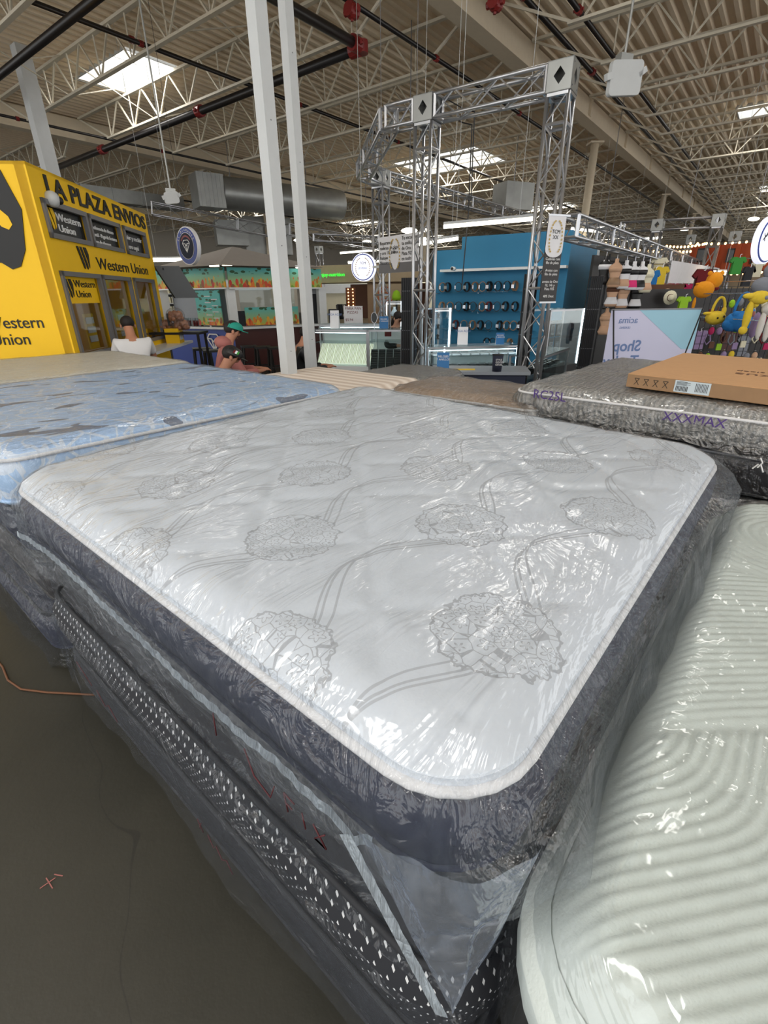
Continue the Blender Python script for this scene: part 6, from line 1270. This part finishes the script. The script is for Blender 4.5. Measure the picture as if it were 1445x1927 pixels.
# clothes rails with small garments
def garment(px, py, Y, w_, h_, label, mat, group=None):
    p = at(px, py, Y); o = thing('garment', label, 'garment', p, 0, group); m = MB(); N3 = 8
    fr = [(-.5, .5), (-.2, .5), (0, .42), (.2, .5), (.5, .5), (.75, .25), (.55, .15), (.42, .28), (.45, -.5), (-.45, -.5), (-.42, .28), (-.55, .15), (-.75, .25)]
    m.prism([p + Vector((x * w_, 0, z * h_)) for x, z in fr], (0, .07, 0)); m.build('cloth', mat, o); MB().tube([p + UP * h_ * .45, p + UP * h_ * .62, p + UP * h_ * .66 + Vector((.03, 0, 0))], .006, 5).build('hanger_hook', 'silver', o); return o
for px, py, Y, w_, h_, lab, mt in ((1230, 527, 10.6, .16, .36, 'blue garment hanging at the right end of the lingerie rack', 'plush_blue'), (1244, 519, 11, .22, .34, 'yellow garment hanging right of the lingerie rack', 'plush_yellow'), (1240, 500, 11.2, .26, .3, 'cream top hanging above the yellow garment', 'cream'), (1255, 541, 12, .16, .18, 'pink top hanging left of the pink row', 'pink_cloth'), (1269, 542, 12, .16, .18, 'pink top, second in the small row', 'magenta'), (1281, 544, 12, .16, .2, 'pink top, third in the small row', 'pink'), (1293, 548, 12, .2, .3, 'magenta and white garment at the end of the row', 'magenta'), (1287, 573, 10, .18, .28, 'lime green garment below the pink row', 'lime'), (1322, 532, 11, .3, .5, 'deep red cloak hanging behind the orange plush', 'dark_red'), (1341, 600, 10.5, .2, .5, 'dark red garment behind the yellow plush bag', 'maroon'), (1315, 640, 10, .25, .35, 'purple and pink garment low behind the banner', 'plush_lilac'), (1374, 640, 9.8, .3, .4, 'maroon garment low in the toy stall', 'maroon'), (1400, 650, 9.8, .2, .4, 'grey garment low in the toy stall', 'plush_grey'), (1388, 500, 12, .25, .35, 'olive green garment under the orange container', 'green'), (1408, 520, 12, .2, .4, 'dark garment beside the olive green one', 'charcoal'), (1427, 505, 12, .2, .35, 'cream garment at the right edge under the container', 'cream')): garment(px, py, Y, w_, h_, lab, mt)
for px0, px1, py, Y, lab in ((1228, 1262, 497, 11.1, 'over the blue and yellow garments'), (1250, 1305, 534, 12.1, 'over the small pink row'), (1312, 1350, 507, 11.1, 'over the deep red cloak'), (1375, 1450, 486, 12.1, 'under the orange container')):
    a_, b_ = at(px0, py, Y), at(px1, py, Y); o = thing('clothes_rail', 'thin metal clothes rail ' + lab, 'rail', (a_.x, a_.y, 0)); MB().tube([a_, b_], .012, 6).build('rail', 'silver', o)
    for q in (a_, b_): MB().tube([q, Vector((q.x, q.y, 0))], .014, 6).build('post', 'grey_frame', o)
rk = thing('wire_rack', 'dark wire grid rack carrying the plush bags on the right', 'rack', at(1390, 640, 9.2) * 1.0); a_, b_ = at(1318, 600, 8.15), at(1480, 600, 8.15); m = MB()
for i in range(16): x = a_.x + (b_.x - a_.x) * i / 15; m.bar((x, a_.y, 0), (x, a_.y, 2.05 if i % 5 == 0 else 1.75), .008)
for k in range(14): m.bar((a_.x, a_.y, .2 + k * .12), (b_.x, a_.y, .2 + k * .12), .008)
m.build('wire_grid', 'black', rk); MB().box(a_.x - .1, 10.4, 0, b_.x + 1.6, 10.46, 1.75).build('backing', 'leather_black', rk)
pk = {}
COLS = ['magenta', 'maroon', 'plush_lilac', 'plush_yellow', 'cream', 'dark_red', 'brown', 'lime', 'plush_grey', 'nude']
CN = ['magenta', 'maroon', 'lilac', 'yellow', 'cream', 'dark red', 'brown', 'lime green', 'grey', 'beige']
for i in range(54):
    c_ = (i * 7 + i // 11) % 10; x = a_.x + .05 + (b_.x - a_.x - .1) * ((i * 37) % 90) / 90; z = .55 + .13 * ((i * 5) % 9) + .02 * math.sin(i)
    key = (c_, i % 3)
    if key not in pk:
        o = proto('accessory_pack', '%s small accessory pack hooked on the dark wire rack' % CN[c_], 'accessory', 'small accessory packs on the wire rack'); 
        if i % 3 == 0: MB().box(-.04, -.02, -.1, .04, 0, 0).build('card', COLS[c_], o)
        elif i % 3 == 1: MB().ball((0, -.03, -.07), .05, 1, .6, 1.2, 8, 6).build('pouch', COLS[c_], o, smooth=True)
        else: MB().tube([(-.03, -.02, 0), (-.05, -.03, -.1), (.0, -.03, -.16), (.05, -.03, -.1), (.03, -.02, 0)], .012, 5).build('loop', COLS[c_], o, smooth=True)
        MB().tube([(0, .02, .0), (0, -.03, .01)], .004, 4).build('hook', 'silver', o); pk[key] = o; o.location = (x, a_.y - .02, z)
    else: dup(pk[key], (x, a_.y - .02, z), 0)
def plush(name, px, py, Y, label, mat, parts, cat='plush toy'):
    p = at(px, py, Y); o = thing(name, label, cat, p)
    for nm3, mt3, balls in parts:
        m = MB()
        for (x, z, r, sx, sz, yo) in balls: m.ball(p + Vector((x, yo, z)), r, sx, .8, sz, 12, 8)
        m.build(nm3, mt3 or mat, o, smooth=True)
    if Y < 8.15: MB().tube([p + UP * .05, Vector((p.x, 8.16, p.z + .05))], .008, 5).build('peg', 'silver', o)
    return o
def strap(o, p, w_, h_, mat): MB().tube([p + Vector((w_ * math.cos(a), 0, h_ * math.sin(a))) for a in [PI * k / 12 for k in range(13)]], .018, 6).build('handle', mat, o, smooth=True)
o = plush('plush_bag', 1346, 598, 7.6, 'small yellow plush handbag hanging on the wire rack', 'plush_yellow', [('bag_body', None, [(0, 0, .13, 1.1, .75, 0)]), ('ear', None, [(-.13, .06, .04, 1.8, .6, 0), (.10, .09, .04, .8, 1.6, 0)]), ('spot', 'hair', [(-.03, .0, .014, 1, 1, -.1), (.06, .02, .016, 1, 1, -.1)])], 'bag'); strap(o, at(1350, 590, 7.6), .09, .22, 'plush_yellow')
o = plush('plush_bag', 1390, 605, 7.4, 'large blue plush handbag with pink-lined ears beside the yellow one', 'plush_blue', [('bag_body', None, [(0, 0, .18, 1.1, .8, 0), (-.1, -.04, .12, 1, .8, 0)]), ('ear', None, [(.12, .1, .05, .8, 1.5, -.05), (-.1, .1, .045, 1.2, 1, -.05)]), ('ear_lining', 'pink_cloth', [(.12, .1, .03, .7, 1.4, -.085)])], 'bag'); strap(o, at(1395, 588, 7.4), .11, .26, 'plush_blue')
plush('plush_hat', 1425, 560, 6.8, 'yellow plush hat with long hanging ear flaps', 'plush_yellow', [('crown', None, [(.03, 0, .12, 1.1, .7, 0)]), ('ear', None, [(-.1, .02, .06, 1.6, .6, 0), (.15, .0, .05, 1.6, .6, 0)]), ('ear_flap', None, [(-.06, -.22, .055, .9, 3.4, 0), (-.07, -.4, .055, 1, 1, 0)]), ('patch', 'plush_grey', [(.06, .0, .03, 1.1, .8, -.09)])])
plush('plush_hat', 1437, 612, 6.7, 'white plush hat with two long hanging paws at the right edge', 'plush_white', [('paw', None, [(-.04, 0, .05, .8, 3.6, 0), (.05, -.03, .05, .8, 3.6, -.02)]), ('crown', None, [(.02, .2, .1, 1, .8, 0)])])
plush('plush_hat', 1420, 612, 7.0, 'lilac plush hat hanging behind the yellow flaps', 'plush_lilac', [('crown', None, [(0, 0, .07, .8, 2.4, 0)])])
plush('plush_toy', 1441, 535, 7.2, 'grey plush animal perched at the right edge above the yellow hat', 'plush_grey', [('body', None, [(0, -.02, .15, 1.2, .8, 0)]), ('head', None, [(.03, .16, .1, 1, 1, 0)])])
plush('plush_toy', 1324, 545, 8.05, 'orange plush animal bag with a hanging tail above the toy rack', 'plush_orange', [('body', None, [(0, 0, .15, 1.0, .8, 0)]), ('tail', None, [(-.1, -.2, .03, .8, 3.2, 0)]), ('ear', None, [(-.1, .08, .03, 1.5, .6, 0)])])
plush('plush_toy', 1344, 528, 8.1, 'yellow plush bear-like head in a hooded shape, above the toy rack', 'plush_orange', [('head', None, [(0, 0, .12, 1, 1, 0)]), ('ear', None, [(-.09, .1, .035, 1, 1, 0), (.09, .1, .035, 1, 1, 0)]), ('scarf', 'dark_red', [(.02, -.11, .07, 1.2, .5, 0)])])
# orange container shop at the far right
c0_, c1_ = at(1300, 470, 17.5), at(1500, 470, 15.5); zt8, zb8 = at(1400, 458, 16.5).z, at(1400, 510, 16.5).z
ct = thing('container_front', 'orange corrugated shipping container shop front high on the right', 'shop front', (c0_.x, c0_.y, zb8)); ex = Vector((c1_.x - c0_.x, c1_.y - c0_.y, 0)); L = ex.length; ex.normalize(); n = Vector((ex.y, -ex.x, 0)); m = MB(); k = 0; x = 0
while x < L: m.obox(Vector((c0_.x, c0_.y, zb8)) + ex * x, ex * .14, n * (.05 if k % 2 else .0) + n * .02, UP * (zt8 - zb8)); x += .14; k += 1
m.obox(Vector((c0_.x, c0_.y, zb8)), ex * L, -n * 2, UP * (zt8 - zb8)); m.build('corrugated_panel', 'orange_paint', ct); MB().obox(Vector((c0_.x, c0_.y, 0)) - n * .6, ex * L, -n * .1, UP * zb8).build('lower_wall', 'beige_wall', ct)
for px0, px1 in ((1310, 1330), (1366, 1412)): p = at(px0, 494, 16.7) + n * .1; q = at(px1, 494, 16.6) + n * .1; q.z = p.z; f = MB().obox(p, q - p, n * .04, UP * .38).build('window_frame', 'black', ct); MB().obox(p + UP * .05 + n * .045 + (q - p) * .05, (q - p) * .9, n * .005, UP * .28).build('pane', 'screen_dark', f)
text_mb('Llova', at(1409, 497, 16.3) + n * .12, ex, UP, .42, .05).build('lettering', 'ink', ct)
sl_ = thing('string_lights', 'string of warm bulbs looping past the orange container', 'string lights', at(1250, 460, 14)); pts = []
for (x0, y0, x1, y1) in ((1225, 462, 1300, 470), (1255, 460, 1330, 455), (1300, 455, 1445, 447), (1320, 510, 1445, 508), (1140, 455, 1240, 470)):
    N4 = 11; prev = None
    for i in range(N4 + 1):
        f = i / N4; p = at(x0 + (x1 - x0) * f, y0 + (y1 - y0) * f + 14 * f * (1 - f), 13.8); pts.append(p)
        if prev: MB().tube([prev, p], .006, 4).build('wire', 'black', sl_)
        prev = p
for p in pts: MB().ball(p - UP * .04, .03, n=6, m=4).build('bulb', 'bulb_warm', sl_)
sl2 = thing('string_lights', 'small string of white bulbs beside the middle lattice tower', 'string lights', at(795, 440, 9))
for px, py in ((792, 437), (800, 433), (806, 434), (792, 448), (799, 450), (806, 432), (791, 456), (799, 456)): MB().ball(at(px, py, 9.2), .03, n=6, m=4).build('bulb', 'tube_white', sl2)
MB().tube([at(790, 437, 9.2), at(808, 432, 9.2), at(808, 456, 9.2), at(790, 457, 9.2)], .005, 4).build('wire', 'black', sl2)
# far rows of stalls across the hall so the horizon is not bare
FAR = [(-17, 26, 3.2, 2.6, 'beige_wall', 'beige far stall behind the yellow kiosk'), (-8, 30, 6, 2.6, 'concrete_wall', 'grey far stall behind the juice stand'), (0, 32, 7, 2.4, 'cream', 'cream far stall behind the food counter'), (9, 30, 6, 2.6, 'tan', 'tan far stall behind the blue wall'), (17, 28, 6, 2.6, 'brown', 'brown far stall behind the lingerie rack'), (21, 22, 5, 2.6, 'leather_black', 'dark far stall behind the toys')]
for x, y, wd, ht, mt, lab in FAR:
    o = thing('market_stall', lab, 'stall', (x, y, 0)); MB().cbox((x, y, ht / 2), wd, 2, ht).build('booth', mt, o); MB().cbox((x, y - 1.05, ht - .3), wd, .12, .5).build('fascia', 'white_lacquer', o); MB().cbox((x, y - 1.3, .5), wd * .9, .5, 1).build('counter', 'charcoal', o)
